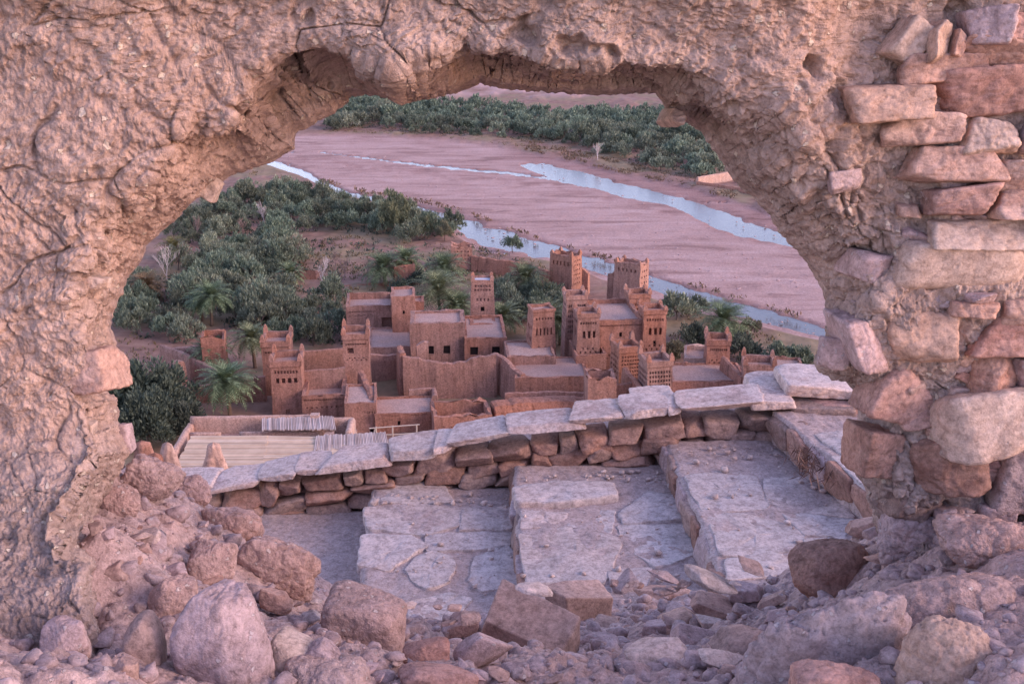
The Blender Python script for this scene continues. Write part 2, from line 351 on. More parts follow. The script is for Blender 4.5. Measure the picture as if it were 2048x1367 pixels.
# ------------------------------------------------------------------ village
def panel(mb, A, B, C, D, rects=(), dep=.25, step=.9):
    """wall face A(bottom-left) B C D seen from outside, with recessed rectangles (u0,u1,v0,v1[,depth])"""
    A, B, C, D = [np.array(p, float) for p in (A, B, C, D)]
    n = np.cross(B - A, D - A); n /= np.linalg.norm(n)
    def ticks(L, a, b):
        base = set(np.linspace(0, 1, max(2, int(L / step) + 1)).round(4))
        for r in rects:
            base = {q for q in base if not (r[a] - .03 < q < r[b] + .03) or q in (0, 1)}
        for r in rects: base |= {round(r[a], 4), round(r[b], 4)}
        return sorted(base)
    U = ticks(np.linalg.norm(B - A), 0, 1); Vv = ticks(np.linalg.norm(D - A), 2, 3)
    def P(u, v): return (A * (1 - u) + B * u) * (1 - v) + (D * (1 - u) + C * u) * v
    def cell(u, v):
        for r in rects:
            if r[0] - 1e-4 <= u <= r[1] + 1e-4 and r[2] - 1e-4 <= v <= r[3] + 1e-4: return r[4] if len(r) > 4 else dep
        return 0
    for i in range(len(U) - 1):
        for j in range(len(Vv) - 1):
            u0, u1, v0, v1 = U[i], U[i + 1], Vv[j], Vv[j + 1]; uc, vc = (u0 + u1) / 2, (v0 + v1) / 2; k = cell(uc, vc)
            q = [P(u0, v0), P(u1, v0), P(u1, v1), P(u0, v1)]; qi = [p - n * k for p in q]
            mb.add(qi, [(0, 1, 2, 3)])
            if k:
                nb = [(uc, v0 - 1e-3), (u1 + 1e-3, vc), (uc, v1 + 1e-3), (u0 - 1e-3, vc)]
                for e, (a, c) in enumerate(nb):
                    if cell(a, c) != k: mb.add([q[e], q[(e + 1) % 4], qi[(e + 1) % 4], qi[e]], [(0, 1, 2, 3)])
def niches(u0, u1, v0, v1, nu, nv, fill=.55, dep=.14, stag=False):
    o = []; dep *= 1.8; fill = min(.66, fill * 1.2)
    for i in range(nu):
        for j in range(nv):
            if stag and (i + j) % 2: continue
            du, dv = (u1 - u0) / nu, (v1 - v0) / nv; a, b_ = u0 + du * (i + .5), v0 + dv * (j + .5)
            o.append((a - du * fill / 2, a + du * fill / 2, b_ - dv * fill / 2, b_ + dv * fill / 2, dep))
    return o
WOFF = [0.0]
def block(parent, ox, oy, w, d, h, taper=.0, par=.5, rim=.3, front=(), left=(), right=(), wins=(), doors=(), fin=0, m='adobe', body='wall', nest=False, lip=0.0, wobble=.085, sag=.14, open_top=False, roofm='roof'):
    """adobe block, local x right / y back / z up; front face on y = oy. Windows sit in recesses of the front face: (u, v, width, height)"""
    WOFF[0] += 7.7; i = taper * h; lo = [(-w / 2, 0), (w / 2, 0), (w / 2, d), (-w / 2, d)]
    hi = [(-w / 2 + i, i), (w / 2 - i, i), (w / 2 - i, d - i), (-w / 2 + i, d - i)]
    mb = MB(); fr = list(front)
    for (u, v, ww, hh) in wins: fr.append((u - ww / 2 / w, u + ww / 2 / w, v - hh / 2 / h, v + hh / 2 / h, .3))
    for (u, ww, hh) in doors: fr.append((u - ww / 2 / w, u + ww / 2 / w, 0.002, hh / h, .35))
    rc = [fr, right, (), left]
    for e in range(4):
        a, c = lo[e], lo[(e + 1) % 4]; A, C_ = hi[e], hi[(e + 1) % 4]
        panel(mb, (*a, 0), (*c, 0), (*C_, h), (*A, h), rc[e])
    cx, cy = 0, d / 2
    def sc(p, k): return (cx + (p[0] - cx) * (1 + 2 * k / w), cy + (p[1] - cy) * (1 + 2 * k / d))
    out = [sc(p, lip) for p in hi]; inn = [sc(p, -rim) for p in hi]
    if lip:
        for e in range(4):
            a, c = hi[e], hi[(e + 1) % 4]; A, C_ = out[e], out[(e + 1) % 4]
            mb.add([(*a, h), (*c, h), (*C_, h + .06), (*A, h + .06)], [(0, 1, 2, 3)])
            panel(mb, (*A, h + .06), (*C_, h + .06), (*C_, h + par), (*A, h + par), step=.7)
        topz, rz = h + par, h
    else: topz, rz = h, h - par
    ring = MB()
    for e in range(4):
        a, c = out[e], out[(e + 1) % 4]; A, C_ = inn[e], inn[(e + 1) % 4]
        panel(mb, (*a, topz), (*c, topz), (*C_, topz), (*A, topz), step=.7)
        panel(mb, (*C_, rz - .1), (*A, rz - .1), (*A, topz), (*C_, topz), step=.9)
    V = np.concatenate(mb.v); Q = V * .9 + WOFF[0]
    V = V + wobble * np.stack([gn(Q), gn(Q + 31.7), 0 * Q[:, 0]], -1); k = sst(V[:, 2], topz - .6, topz - .1)
    V[:, 2] += k * sag * fbm(V * np.array([1.1, 1.1, 0]) + WOFF[0], 3)
    V += np.array([ox, oy, 0])
    bo = mesh(body, V, mb.f, M[m], parent); sp = bo if nest else parent
    if not open_top:
        r = MB(); n = 8; rx = [p[0] for p in inn]; ry = [p[1] for p in inn]; gx = np.linspace(min(rx) - .1, max(rx) + .1, n); gy = np.linspace(min(ry) - .1, max(ry) + .1, n)
        GX, GY = np.meshgrid(gx, gy); Z = rz + .04 * gn(np.stack([GX, GY, 0 * GX + WOFF[0]], -1))
        mesh('roof', np.stack([GX + ox, GY + oy, Z], -1), gridF(n, n), M[roofm], sp, True)
    for (u, v, ww, hh) in wins:  # near-black panel at the recess back paints the shaded room inside
        y0 = oy + i * v + .24
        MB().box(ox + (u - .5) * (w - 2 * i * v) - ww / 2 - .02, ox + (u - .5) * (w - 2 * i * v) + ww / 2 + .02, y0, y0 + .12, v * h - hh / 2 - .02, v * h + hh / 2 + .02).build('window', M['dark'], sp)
    for (u, ww, hh) in doors:  # no door leaf: near-black panel paints the doorway's shaded inside
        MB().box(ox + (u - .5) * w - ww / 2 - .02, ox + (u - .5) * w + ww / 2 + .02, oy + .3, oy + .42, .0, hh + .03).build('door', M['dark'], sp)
    if fin:
        for e in range(4):
            x, y = sc(hi[e], lip - .22); a = fin * (1 + .3 * gn(np.array([[WOFF[0] + e * 3.3, .5, .5]]))[0]); f = MB()
            f.add([(x - .26, y - .26, topz - .06), (x + .26, y - .26, topz - .06), (x + .26, y + .26, topz - .06), (x - .26, y + .26, topz - .06),
                   (x - .2, y - .2, topz + a * .55), (x + .2, y - .2, topz + a * .55), (x + .2, y + .2, topz + a * .55), (x - .2, y + .2, topz + a * .55),
                   (x - .07, y - .07, topz + a), (x + .07, y - .07, topz + a), (x + .07, y + .07, topz + a), (x - .07, y + .07, topz + a)],
                  [(0, 1, 5, 4), (1, 2, 6, 5), (2, 3, 7, 6), (3, 0, 4, 7), (4, 5, 9, 8), (5, 6, 10, 9), (6, 7, 11, 10), (7, 4, 8, 11), (8, 9, 10, 11)])
            f.v[0] = f.v[0] + np.array([ox, oy, 0]); f.build('corner_merlon', M[m], sp)
    return bo
def site(name, label, cat, xl, xr, yt, Y, d=None, yaw=6, zb=None, taper=0, group=None, **k):
    """a building placed by the photo position of its front face's top edge and its distance"""
    zb = float(hill(Y)) - (.3 if Y > 105 else 1.2) if zb is None else zb
    p = at((xl + xr) / 2, yt, Y); w = (xr - xl) / ppm(Y, p[2]) / math.cos(R(yaw)); h = p[2] - zb
    w += 2 * taper * h
    if k.get('lip'): h -= k.get('par', .5)
    e = empty(name, (p[0], Y, zb), R(yaw), label=label, cat=cat, group=group)
    block(e, 0, 0, w, d or w, h, taper=taper, **k)
    return e, w, h
TW = dict(lip=.12, par=.7, rim=.28, fin=.75, taper=.02, sag=.1)
GV = 'decorated towers of the village'
f8 = niches(.1, .9, .86, .95, 8, 1) + niches(.12, .88, .66, .82, 4, 1, .5, .3)
fdot = niches(.12, .88, .9, .97, 9, 1, .5) + niches(.12, .88, .70, .78, 8, 2, .5, .1, True)
fdec = niches(.1, .9, .88, .95, 7, 1, .5) + niches(.15, .85, .66, .84, 4, 1, .4, .2) + niches(.12, .88, .45, .6, 7, 2, .5, .12, True) + niches(.15, .85, .2, .4, 4, 1, .3, .12)
fbrick = niches(.08, .92, .5, .95, 9, 6, .5, .12)
# left front pair of towers and house
site('adobe_tower', 'adobe tower with three tall arched niches, rearmost at the left end of the village', 'tower', 523, 577, 683, 120, 4.2, group=GV,
     front=niches(.1, .9, .87, .93, 8, 1) + niches(.22, .9, .62, .83, 3, 1, .5, .35), left=f8, **TW)
site('adobe_tower', 'adobe tower with four small arches, in front of a taller one at left', 'tower', 541, 600, 722, 113.5, 3.8, group=GV, front=f8 + [(.42, .56, .1, .18, .3)], left=f8, **TW)
site('adobe_house', 'low house with pierced parapet and sunken roof court beside the two left towers', 'house', 604, 690, 790, 112, 7.5, par=1.1, rim=.45, sag=.2,
     front=niches(.03, .97, .8, .9, 20, 1, .5, .12) + niches(.06, .95, .5, .68, 8, 1, .25, .12))
site('adobe_tower', 'plain square adobe tower with one dark square window and a zigzag band', 'tower', 685, 736, 668, 119, 3.5, group=GV,
     front=niches(.1, .9, .91, .95, 9, 1) + niches(.12, .9, .66, .72, 9, 2, .5, .12, True) + [(.18, .4, .78, .87, .5)], left=niches(.2, .8, .6, .9, 3, 3), **TW)
site('adobe_house', 'small pale roofed block below the tower with the square window', 'house', 689, 752, 806, 109, 6, par=.25, rim=.25, wins=[(.82, .12, .35, .6)], front=niches(.6, .98, .62, .8, 5, 1, .35, .1))
site('adobe_house', 'long low house with a sloping dusty roof edge in front of the ruined enclosure', 'house', 750, 868, 826, 109, 5.0, par=.2, rim=.2, wins=[(.4, .55, .3, .5)], front=niches(.02, .98, .88, .93, 2, 1, .9, .05))
site('adobe_enclosure', 'small roofless adobe enclosure with rubble inside, just behind the stone parapet', 'enclosure', 868, 985, 832, 107, 4.6, par=2.4, rim=.4, yaw=9, sag=.35, front=niches(.1, .9, .55, .7, 6, 1, .2, .12))
site('adobe_house', 'upper house with crenellated parapet, dark doorway and a pale terrace', 'house', 692, 786, 612, 138, 6.5, par=.8, rim=.35, zb=-.3, sag=.25,
     front=niches(.03, .6, .84, .9, 14, 1, .5, .12) + niches(.05, .6, .76, .81, 9, 2, .5, .12, True) + [(.75, 1.0 - .02, .42, .72, .8)])
site('adobe_house', 'tall plain adobe block with one tiny window beside the dark doorway', 'house', 783, 830, 592, 135.5, 4.5, zb=-.3, par=.25, rim=.3, wins=[(.5, .72, .3, .45)])
site('adobe_house', 'short adobe annex behind the tall plain block', 'house', 826, 848, 604, 137.5, 3, zb=-.3, par=.2)
site('adobe_house', 'flat pale terrace house in front of the dark doorway', 'house', 737, 826, 694, 129, 8.2, par=.15, rim=.3)
site('adobe_house', 'long adobe house with plain high wall and two small square windows', 'house', 820, 930, 646, 127, 5.5, par=.25, rim=.5, yaw=4, wins=[(.36, .5, .8, 1.0), (.66, .5, .8, 1.0)], left=niches(.2, .8, .3, .6, 2, 1, .2))
site('adobe_house', 'lower adobe house with dusty roof terrace and two square windows', 'house', 929, 1014, 676, 126.6, 9.5, par=.3, rim=.35, yaw=4, sag=.18, wins=[(.22, .68, .9, 1.0), (.74, .68, .9, 1.0)])
site('roof_hatch', 'open square roof hatch with pale rim on the lower house terrace', 'hatch', 940, 992, 648, 133, 2.6, yaw=4, zb=4.0, par=.5, rim=.45)
site('adobe_tower', 'tall tapering tower with a tin sheet roof and one dark window', 'tower', 943, 987, 562, 136.5, 3.2, group=GV, yaw=3, taper=.035, par=.3, rim=.2, fin=.5, zb=-.3, roofm='tin', wins=[(.5, .6, .5, .6)],
     front=niches(.12, .88, .84, .95, 6, 2, .5, .1) + niches(.2, .8, .68, .78, 4, 1, .35, .1) + niches(.15, .3, .3, .5, 1, 1, .6, .12) + niches(.7, .85, .3, .5, 1, 1, .6, .12))
site('adobe_tower', 'tapering tower with carved slots and straw fringed top beside the palms', 'tower', 1069, 1111, 620, 124, 3.2, group=GV, yaw=14, taper=.05, par=.35, rim=.25, lip=.14, fin=0, sag=.15,
     front=niches(.1, .9, .88, .94, 6, 1, .4) + niches(.12, .9, .62, .85, 5, 1, .35, .18) + niches(.1, .9, .42, .55, 6, 2, .5, .12, True), left=niches(.15, .85, .4, .85, 3, 3, .4))
site('adobe_house', 'small house with a round dark opening at the foot of the slotted tower', 'house', 1014, 1112, 712, 120.5, 6, par=.2, yaw=4, front=[(.66, .76, .5, .78, .5), (.84, .92, .56, .72, .4)], sag=.2)
site('adobe_house', 'flat roofed house with dusty terrace and a long blank pitted wall', 'house', 1030, 1178, 754, 116, 7.0, par=.12, rim=.3, yaw=3, sag=.18, front=niches(.03, .97, .3, .4, 26, 1, .4, .08))
site('adobe_house', 'small house with deep sunken roof behind the flat dusty terrace', 'house', 1152, 1214, 709, 121, 5.5, par=1.0, rim=.25, yaw=6, sag=.12)
site('adobe_tower', 'broken low tower with fluted wall just above the parapet', 'tower', 1176, 1234, 757, 108.5, 3.0, group=GV, yaw=4, par=1.2, rim=.3, sag=.45, front=niches(.08, .92, .45, .74, 6, 1, .3, .08))
# the kasbah: a main block with four corner towers
kx = at(1242, 640, 124); e = empty('kasbah', (kx[0], 124, -.3), R(7), label='large kasbah with four carved corner towers, tallest building group of the village', cat='kasbah')
q = ppm(124, 6); kh = kx[2] + .3; kw = 100 / q
block(e, 0, 0, kw, 9, kh, par=.5, rim=.4, wins=[(.5, .78, .35, .55), (.72, .78, .4, .6), (.35, .68, .3, .5), (.6, .55, .3, .45)], front=niches(.04, .96, .9, .94, 26, 1, .5, .1) + niches(.05, .3, .4, .5, 6, 2, .5, .1, True))
kt = niches(.1, .9, .9, .96, 7, 1, .5) + niches(.2, .85, .68, .86, 3, 1, .45, .3) + niches(.12, .88, .5, .6, 7, 2, .5, .12, True) + niches(.15, .85, .25, .45, 4, 1, .35, .14)
TK = dict(TW); TK.update(par=.6, fin=.6, taper=.025)
ht = lambda y, Y: float(at(1242, y, Y)[2]) + .3 - .6
block(e, -kw / 2 - 1.0, -.9, 2.9, 3.2, ht(625, 123), front=kt, left=kt, body='corner_tower', nest=True, **TK)
block(e, kw / 2 + .95, -.9, 3.0, 3.2, ht(623, 123), front=kt, left=kt, wins=[(.5, .6, .3, .7)], body='corner_tower', nest=True, **TK)
block(e, -kw / 2 - 1.0, 6.8, 2.9, 3.0, ht(588, 131), front=fbrick, left=fbrick, body='corner_tower', nest=True, **TK)
block(e, kw / 2 + .95, 6.8, 3.0, 3.0, ht(589, 131), front=fbrick, left=fbrick, body='corner_tower', nest=True, **TK)
# two tall bare towers towards the river
G2 = 'bare ruined towers by the river'
T2 = dict(par=.9, rim=.35, fin=.55, taper=.018, m='adobered', sag=.35)
site('watch_tower', 'tall bare tower by the river with ragged top, left of the pair', 'tower', 1100, 1142, 510, 161, 2.9, yaw=-36, group=G2, right=niches(.15, .85, .3, .92, 4, 6, .3, .1), front=niches(.1, .9, .7, .92, 5, 1, .35, .12), **T2)
site('watch_tower', 'wider tall bare tower by the river, right of the pair behind the kasbah', 'tower', 1230, 1278, 527, 154, 2.9, yaw=-33, group=G2, right=niches(.15, .85, .2, .9, 3, 6, .3, .12), front=niches(.1, .9, .78, .94, 5, 1, .35, .12), **T2)
# right hand towers
site('adobe_tower', 'square tower with dotted walls in front of the kasbah', 'tower', 1240, 1285, 694, 114.5, 3.2, group=GV, yaw=14, front=niches(.1, .9, .5, .97, 7, 8, .42, .12) + niches(.2, .8, .1, .3, 3, 1, .4, .3), left=niches(.1, .9, .3, .95, 4, 8, .42), **TW)
site('adobe_tower', 'stout square tower with brick lattice bands rising just behind the parapet', 'tower', 1297, 1347, 722, 108, 3.2, group=GV, yaw=12, front=niches(.06, .94, .6, .96, 8, 6, .5, .12) + niches(.1, .9, .3, .55, 8, 3, .5, .1, True), left=fbrick, **TW)
site('adobe_tower', 'small square tower with lattice wall on the house beside the round palm', 'tower', 1416, 1461, 680, 117.5, 3.0, group=GV, yaw=-4, front=fdot + niches(.1, .9, .45, .66, 6, 4, .45, .12), **TW)
site('adobe_tower', 'low broad tower top with honeycomb wall at the right end of the village', 'tower', 1490, 1550, 730, 109, 3.4, group=GV, yaw=-8, front=niches(.06, .94, .55, .96, 9, 5, .6, .16), **TW)
site('adobe_house', 'pale adobe house with crumbling corner beside the lattice tower', 'house', 1369, 1424, 718, 119, 5, yaw=-8, par=.5, sag=.35, m='adobepale')
site('adobe_house', 'low flat house with dusty roof between the right hand towers', 'house', 1345, 1500, 762, 112, 6, yaw=2, par=.15, sag=.2)
site('adobe_house', 'low house at the far right end of the village behind the honeycomb tower', 'house', 1540, 1610, 748, 114, 6, yaw=-8, par=.3, sag=.3)
# grove ruins
site('mud_hut', 'small roofless red mud hut with a dark doorway in the olive grove', 'hut', 590, 632, 550, 171, 3, yaw=-4, par=1.2, m='adobered', doors=[(.13, .8, 1.4)], sag=.3)
site('mud_hut', 'ruined red mud hut beside the palms behind the village', 'hut', 788, 830, 532, 166, 3.2, yaw=8, par=1.5, m='adobered', sag=.5)
site('mud_hut', 'tall ruined mud house with carved niches near the stream behind the palms', 'hut', 902, 944, 494, 176, 3.5, yaw=4, par=1.2, m='adobered', sag=.6, front=niches(.1, .9, .3, .9, 5, 4, .3, .15))
site('mud_hut', 'roofless ruined block beside the palm at the left edge of the village', 'hut', 402, 447, 677, 124.5, 3.4, yaw=10, par=2.0, sag=.5)

def ruin_wall(name, label, pts, th, m='adobe', rag=.5, n=14, cat='wall', group=None, freq=.8, zb=None):
    """free-standing ragged adobe wall along ground points (x, y, top z)"""
    P = np.array(pts, float); L = np.concatenate([[0], np.cumsum(np.linalg.norm(np.diff(P[:, :2], axis=0), axis=1))])
    t = np.linspace(0, L[-1], max(n, int(L[-1] / .35))); X = np.interp(t, L, P[:, 0]); Y = np.interp(t, L, P[:, 1]); Z = np.interp(t, L, P[:, 2])
    WOFF[0] += 5.3; Z = Z + rag * fbm(np.stack([t * freq, 0 * t + WOFF[0], 0 * t], -1), 4)
    dx, dy = np.gradient(X), np.gradient(Y); nn = np.hypot(dx, dy); nx, ny = -dy / nn, dx / nn
    b0 = hill(Y) - .6 if zb is None else np.full_like(Y, zb); R_ = []
    K = 6
    for k in range(K): R_.append(np.stack([X - nx * th * .5 * (1.3 - .3 * k / K), Y - ny * th * .5 * (1.3 - .3 * k / K), b0 + (Z - b0) * k / K], -1))
    R_.append(np.stack([X - nx * th * .4, Y - ny * th * .4, Z], -1)); R_.append(np.stack([X, Y, Z + .08], -1)); R_.append(np.stack([X + nx * th * .4, Y + ny * th * .4, Z], -1))
    for k in range(K)[::-1]: R_.append(np.stack([X + nx * th * .5 * (1.3 - .3 * k / K), Y + ny * th * .5 * (1.3 - .3 * k / K), b0 + (Z - b0) * k / K], -1))
    V = np.stack(R_, 0); o = np.array([X.mean(), Y.mean(), b0.min()])
    Q = V * .8; V = V + .07 * np.stack([gn(Q), gn(Q + 9), 0 * Q[..., 0]], -1)
    F = [tuple(f) for f in gridF(len(R_), len(t))]; nR, nT = len(R_), len(t)
    F.append(tuple(i * nT for i in range(nR))); F.append(tuple(i * nT + nT - 1 for i in range(nR))[::-1])
    ob = mesh(name, V.reshape(-1, 3) - o, F, M[m]); ob.location = o
    return tag(ob, label, cat, group)
def wp(px, py, Y): p = at(px, py, Y); return (p[0], Y, p[2])
ruin_wall('ruined_wall', 'high ragged front wall of the roofless enclosure, centre of the village', [wp(805, 712, 119), wp(830, 716, 119.1), wp(870, 724, 119.2), wp(910, 726, 119.4), wp(945, 715, 119.6), wp(992, 708, 119.8)], .8, rag=.28, freq=1.1)
ruin_wall('ruined_wall', 'crumbling side wall stepping down from the roofless enclosure to the dusty terrace', [wp(988, 704, 122), wp(1010, 716, 119.5), wp(1030, 738, 117.8), wp(1046, 748, 116.6)], .7, rag=.15)
ruin_wall('ruined_wall', 'weathered rear wall in shade beside the tower with the square window', [wp(738, 706, 125), wp(775, 712, 125.4), wp(806, 704, 125.8)], .7, rag=.25)
ruin_wall('ruined_wall', 'jagged end wall running back at the left corner of the roofless enclosure', [wp(806, 706, 119), wp(800, 696, 122), wp(802, 698, 125.5)], .8, rag=.35)
ruin_wall('ruined_wall', 'stub of broken wall standing above the roofless enclosure corner', [wp(833, 690, 122), wp(856, 682, 122.2)], .8, rag=.3)
ruin_wall('ruined_wall', 'low broken wall inside the enclosure behind the rubble filled pen', [wp(818, 778, 115.5), wp(868, 776, 115.8), wp(870, 790, 113)], .6, rag=.12)
ruin_wall('ruined_wall', 'heap of broken red wall between the pen and the small fluted tower', [wp(985, 808, 109.5), wp(1060, 797, 110.5), wp(1178, 796, 111)], 2.2, rag=.22)
ruin_wall('compound_wall', 'long plain compound wall in shade behind the left towers', [wp(575, 704, 127), wp(640, 700, 128), wp(700, 695, 129), wp(742, 704, 129.5)], .6, rag=.06)
ruin_wall('compound_wall', 'low wall joining the left towers to the tower with the square window', [wp(598, 741, 117), wp(650, 738, 117.3), wp(690, 735, 117.6)], .6, rag=.1)
ruin_wall('compound_wall', 'sloping wall top running from the left house roof up to the square window tower', [wp(745, 800, 110.5), wp(738, 775, 113.5), wp(722, 742, 117.5)], .8, rag=.25)
ruin_wall('ruined_wall', 'low crumbling wall line in front of the flat dusty terrace house', [wp(1010, 786, 113.5), wp(1090, 782, 113.8), wp(1172, 786, 113)], .6, rag=.2)
ruin_wall('ruined_wall', 'short broken wall between the fluted tower and the stout lattice tower', [wp(1232, 768, 110), wp(1290, 764, 110.5)], .6, rag=.3)
ruin_wall('ruined_wall', 'crumbling wall end beside the pale house at the right of the village', [wp(1352, 742, 116.5), wp(1372, 728, 118)], .6, rag=.3)
GC = 'mud walls of the ruined courtyard'
ruin_wall('courtyard_wall', 'mud wall slanting down the left slope to the ruined courtyard', [wp(322, 690, 131), wp(360, 702, 128), wp(400, 722, 124), wp(438, 742, 121)], .6, rag=.08, group=GC)
ruin_wall('courtyard_wall', 'thick pale wall end at the near corner of the ruined courtyard', [wp(352, 720, 125), wp(362, 724, 121.5)], .9, rag=.12, group=GC)
ruin_wall('courtyard_wall', 'straight back wall of the ruined courtyard', [wp(335, 697, 130), wp(405, 690, 128.5)], .6, rag=.06, group=GC)
ruin_wall('courtyard_wall', 'dark lower wall behind the near palm, left of the towers', [wp(368, 772, 117.5), wp(420, 768, 117.8), wp(470, 760, 118), wp(530, 752, 118.3)], .7, rag=.12, group=GC)
ruin_wall('field_wall', 'low red field wall behind the palm near the stream', [wp(944, 512, 176), wp(1000, 520, 174), wp(1060, 527, 172), wp(1105, 545, 167)], .6, m='adobered', rag=.18)
ruin_wall('field_wall', 'tumbled low mud wall across the brown field beside the hut', [wp(640, 575, 167), wp(690, 572, 167), wp(745, 567, 168), wp(790, 562, 166)], .8, m='adobered', rag=.2)
ruin_wall('ruined_wall', 'fluted broken wall stub attached right of the left river tower', [wp(1152, 532, 163.5), wp(1166, 536, 163), wp(1178, 548, 162.6)], .7, m='adobered', rag=.25)
ruin_wall('ruined_wall', 'broken wall stub attached left of the right river tower', [wp(1216, 548, 157), wp(1232, 543, 156.6)], .7, m='adobered', rag=.25)
ruin_wall('ruined_wall', 'sloping wall running down right from the lattice tower', [wp(1446, 712, 116), wp(1470, 738, 113), wp(1488, 755, 110.5)], .6, rag=.15)
ruin_wall('ruined_wall', 'sloping wall between the dotted tower and the stout lattice tower', [wp(1249, 735, 113), wp(1268, 758, 110.5), wp(1282, 775, 108)], .7, rag=.15)
bank = on(np.array([1394, 1465, 1530]), np.array([372, 360, 352.0]))
ruin_wall('boundary_wall', 'straight orange mud wall on the far river bank', [(p[0], p[1], 2.0) for p in bank], .6, m='adobepale', rag=.06)
bank = on(np.array([1394, 1480, 1560, 1640]), np.array([372, 385, 400, 420.0]))
ruin_wall('boundary_wall', 'low mud wall along the far bank below the orange wall', [(p[0], p[1], 1.0) for p in bank], .6, m='adobered', rag=.1)

# ------------------------------------------------------------------ terrace house with mats
pl = at(378, 872, 85); pr = at(716, 872, 85); zf = float(pl[2]) - .1
tw = pr[0] - pl[0]; e = empty('terrace_house', ((pl[0] + pr[0]) / 2, 77.5, zf - 6), R(2), label='near terrace house with rounded pale parapets and straw mats on its roof', cat='house')
hw = tw / 2; b_ = MB()
panel(b_, (-hw, 0, 0), (hw, 0, 0), (hw, 0, 6), (-hw, 0, 6)); panel(b_, (hw, 0, 0), (hw, 9, 0), (hw, 9, 6), (hw, 0, 6)); panel(b_, (hw, 9, 0), (-hw, 9, 0), (-hw, 9, 6), (hw, 9, 6)); panel(b_, (-hw, 9, 0), (-hw, 0, 0), (-hw, 0, 6), (-hw, 9, 6))
b_.build('wall', M['adobepale'], e, wob=(.04, .8, 3))
gx, gy = np.meshgrid(np.linspace(-hw, hw, 10), np.linspace(0, 9, 8)); mesh('roof', np.stack([gx, gy, 5.99 + .03 * gn(np.stack([gx, gy, 0 * gx], -1))], -1), gridF(8, 10), M['roof'], e, True)
def parapet(P, h, th):
    mb = MB()
    for (x0, y0), (x1, y1) in zip(P[:-1], P[1:]):
        L = math.hypot(x1 - x0, y1 - y0); n = max(2, int(L / .5)); dx, dy = (x1 - x0) / L, (y1 - y0) / L; nx, ny = -dy, dx
        prof = [(-th / 2, 0), (-th / 2, h - th * .5), (-th * .38, h - th * .15), (0, h), (th * .38, h - th * .15), (th / 2, h - th * .5), (th / 2, 0)]
        V = [(x0 + dx * L * i / n + nx * a, y0 + dy * L * i / n + ny * a, 5.95 + z) for i in range(n + 1) for a, z in prof]
        F = [(i * 7 + j, i * 7 + j + 1, (i + 1) * 7 + j + 1, (i + 1) * 7 + j) for i in range(n) for j in range(6)] + [tuple(range(7))[::-1], tuple(n * 7 + j for j in range(7))]
        mb.add(V, F)
    return mb
parapet([(-hw + .25, 8.7), (hw - 3.5, 8.75)], 1.5, .55).build('parapet', M['adobepale'], e, True, (.04, .9, 1))
parapet([(hw - 3.4, 8.4), (hw - .3, 8.4), (hw - .3, 5.4)], 1.35, .55).build('parapet', M['adobepale'], e, True, (.04, .9, 5))
parapet([(-hw + .25, 8.7), (-hw + .3, .4)], 1.0, .6).build('parapet', M['adobepale'], e, True, (.05, .9, 9))
parapet([(-hw + .6, 7.0), (-hw + 3.0, 7.0)], .8, .4).build('inner_wall', M['adobepale'], e, True, (.04, .9, 14))
parapet([(-hw + 4.5, 7.1), (hw - 2.4, 7.0)], .75, .4).build('inner_wall', M['adobepale'], e, True, (.04, .9, 19))
MB().box(hw - 3.6, hw - 2.9, 7.9, 8.5, 5.9, 7.7).build('chimney', M['adobepale'], e, wob=(.04, 1, 2))
MB().box(hw - 2.2, hw - 1.5, 5.6, 6.2, 5.9, 7.0).build('pillar', M['adobepale'], e, wob=(.06, 1, 8))
def mat_roof(label, corners, n, r, m, drop=.0, along=True, ragged=.15, cat='reed mat'):
    """reeds laid side by side between two edges (A-B and D-C)"""
    A, B, C_, D = [np.array(c, float) for c in corners]; o = (A + B + C_ + D) / 4; mb = MB(); rr = random.Random(len(label))
    for i in range(n):
        s = (i + .5) / n; p = A * (1 - s) + D * s; q = B * (1 - s) + C_ * s; dv = (q - p) / np.linalg.norm(q - p)
        p = p - dv * rr.uniform(0, ragged); q = q + dv * rr.uniform(0, ragged); mid = (p + q) / 2 + np.array([0, 0, rr.uniform(-.04, .02) - drop]); z = np.array([0, 0, rr.uniform(-.02, .03)])
        mb.tube([p - o + z, mid - o + z, q - o + z], r * rr.uniform(.7, 1.15), 5)
    ob = mb.build('reed_mat', M[m]); ob.location = o; return tag(ob, label, cat, 'reed mats shading the near terrace')
zc = zf + .75
mat_roof('large pale straw mat covering the front of the near terrace, left part', [on(385, 873, zc + .2), on(533, 872, zc + .2), on(525, 935, zc - .1), on(352, 935, zc - .1)], 26, .125, 'straw')
mat_roof('pale straw mat beside the larger one, right part of the terrace cover', [on(535, 872, zc + .15), on(688, 874, zc + .15), on(690, 932, zc - .1), on(527, 935, zc - .1)], 26, .125, 'straw')
mat_roof('grey reed mat raised at the back of the near terrace', [on(524, 859, zc + .5), on(524, 838, zc + .7), on(668, 833, zc + .7), on(672, 857, zc + .5)], 46, .07, 'reed', ragged=.2)
mat_roof('grey white reed mat hanging over the terrace edge, nearest the railing', [on(628, 900, zc + .1), on(632, 873, zc + .35), on(772, 866, zc + .35), on(778, 892, zc + .1)], 46, .07, 'reed', ragged=.25)
mb = MB(); e = empty('wooden_railing', on(795, 880, zf + .2), R(8), label='rough pole railing standing behind the grey reed mat', cat='railing')
for x in (-1.7, -.4, 1.5): MB().tube([(x, 0, -1.0), (x + .05, .02, 1.25)], .06, 6).build('post', M['woodpale'], e)
MB().tube([(-2.2, 0, 1.15), (0, .03, 1.2), (1.8, 0, 1.25)], .05, 6).build('rail', M['woodpale'], e)
MB().tube([(-2.2, 0, .55), (0, .03, .5), (1.8, 0, .55)], .045, 6).build('rail', M['woodpale'], e)
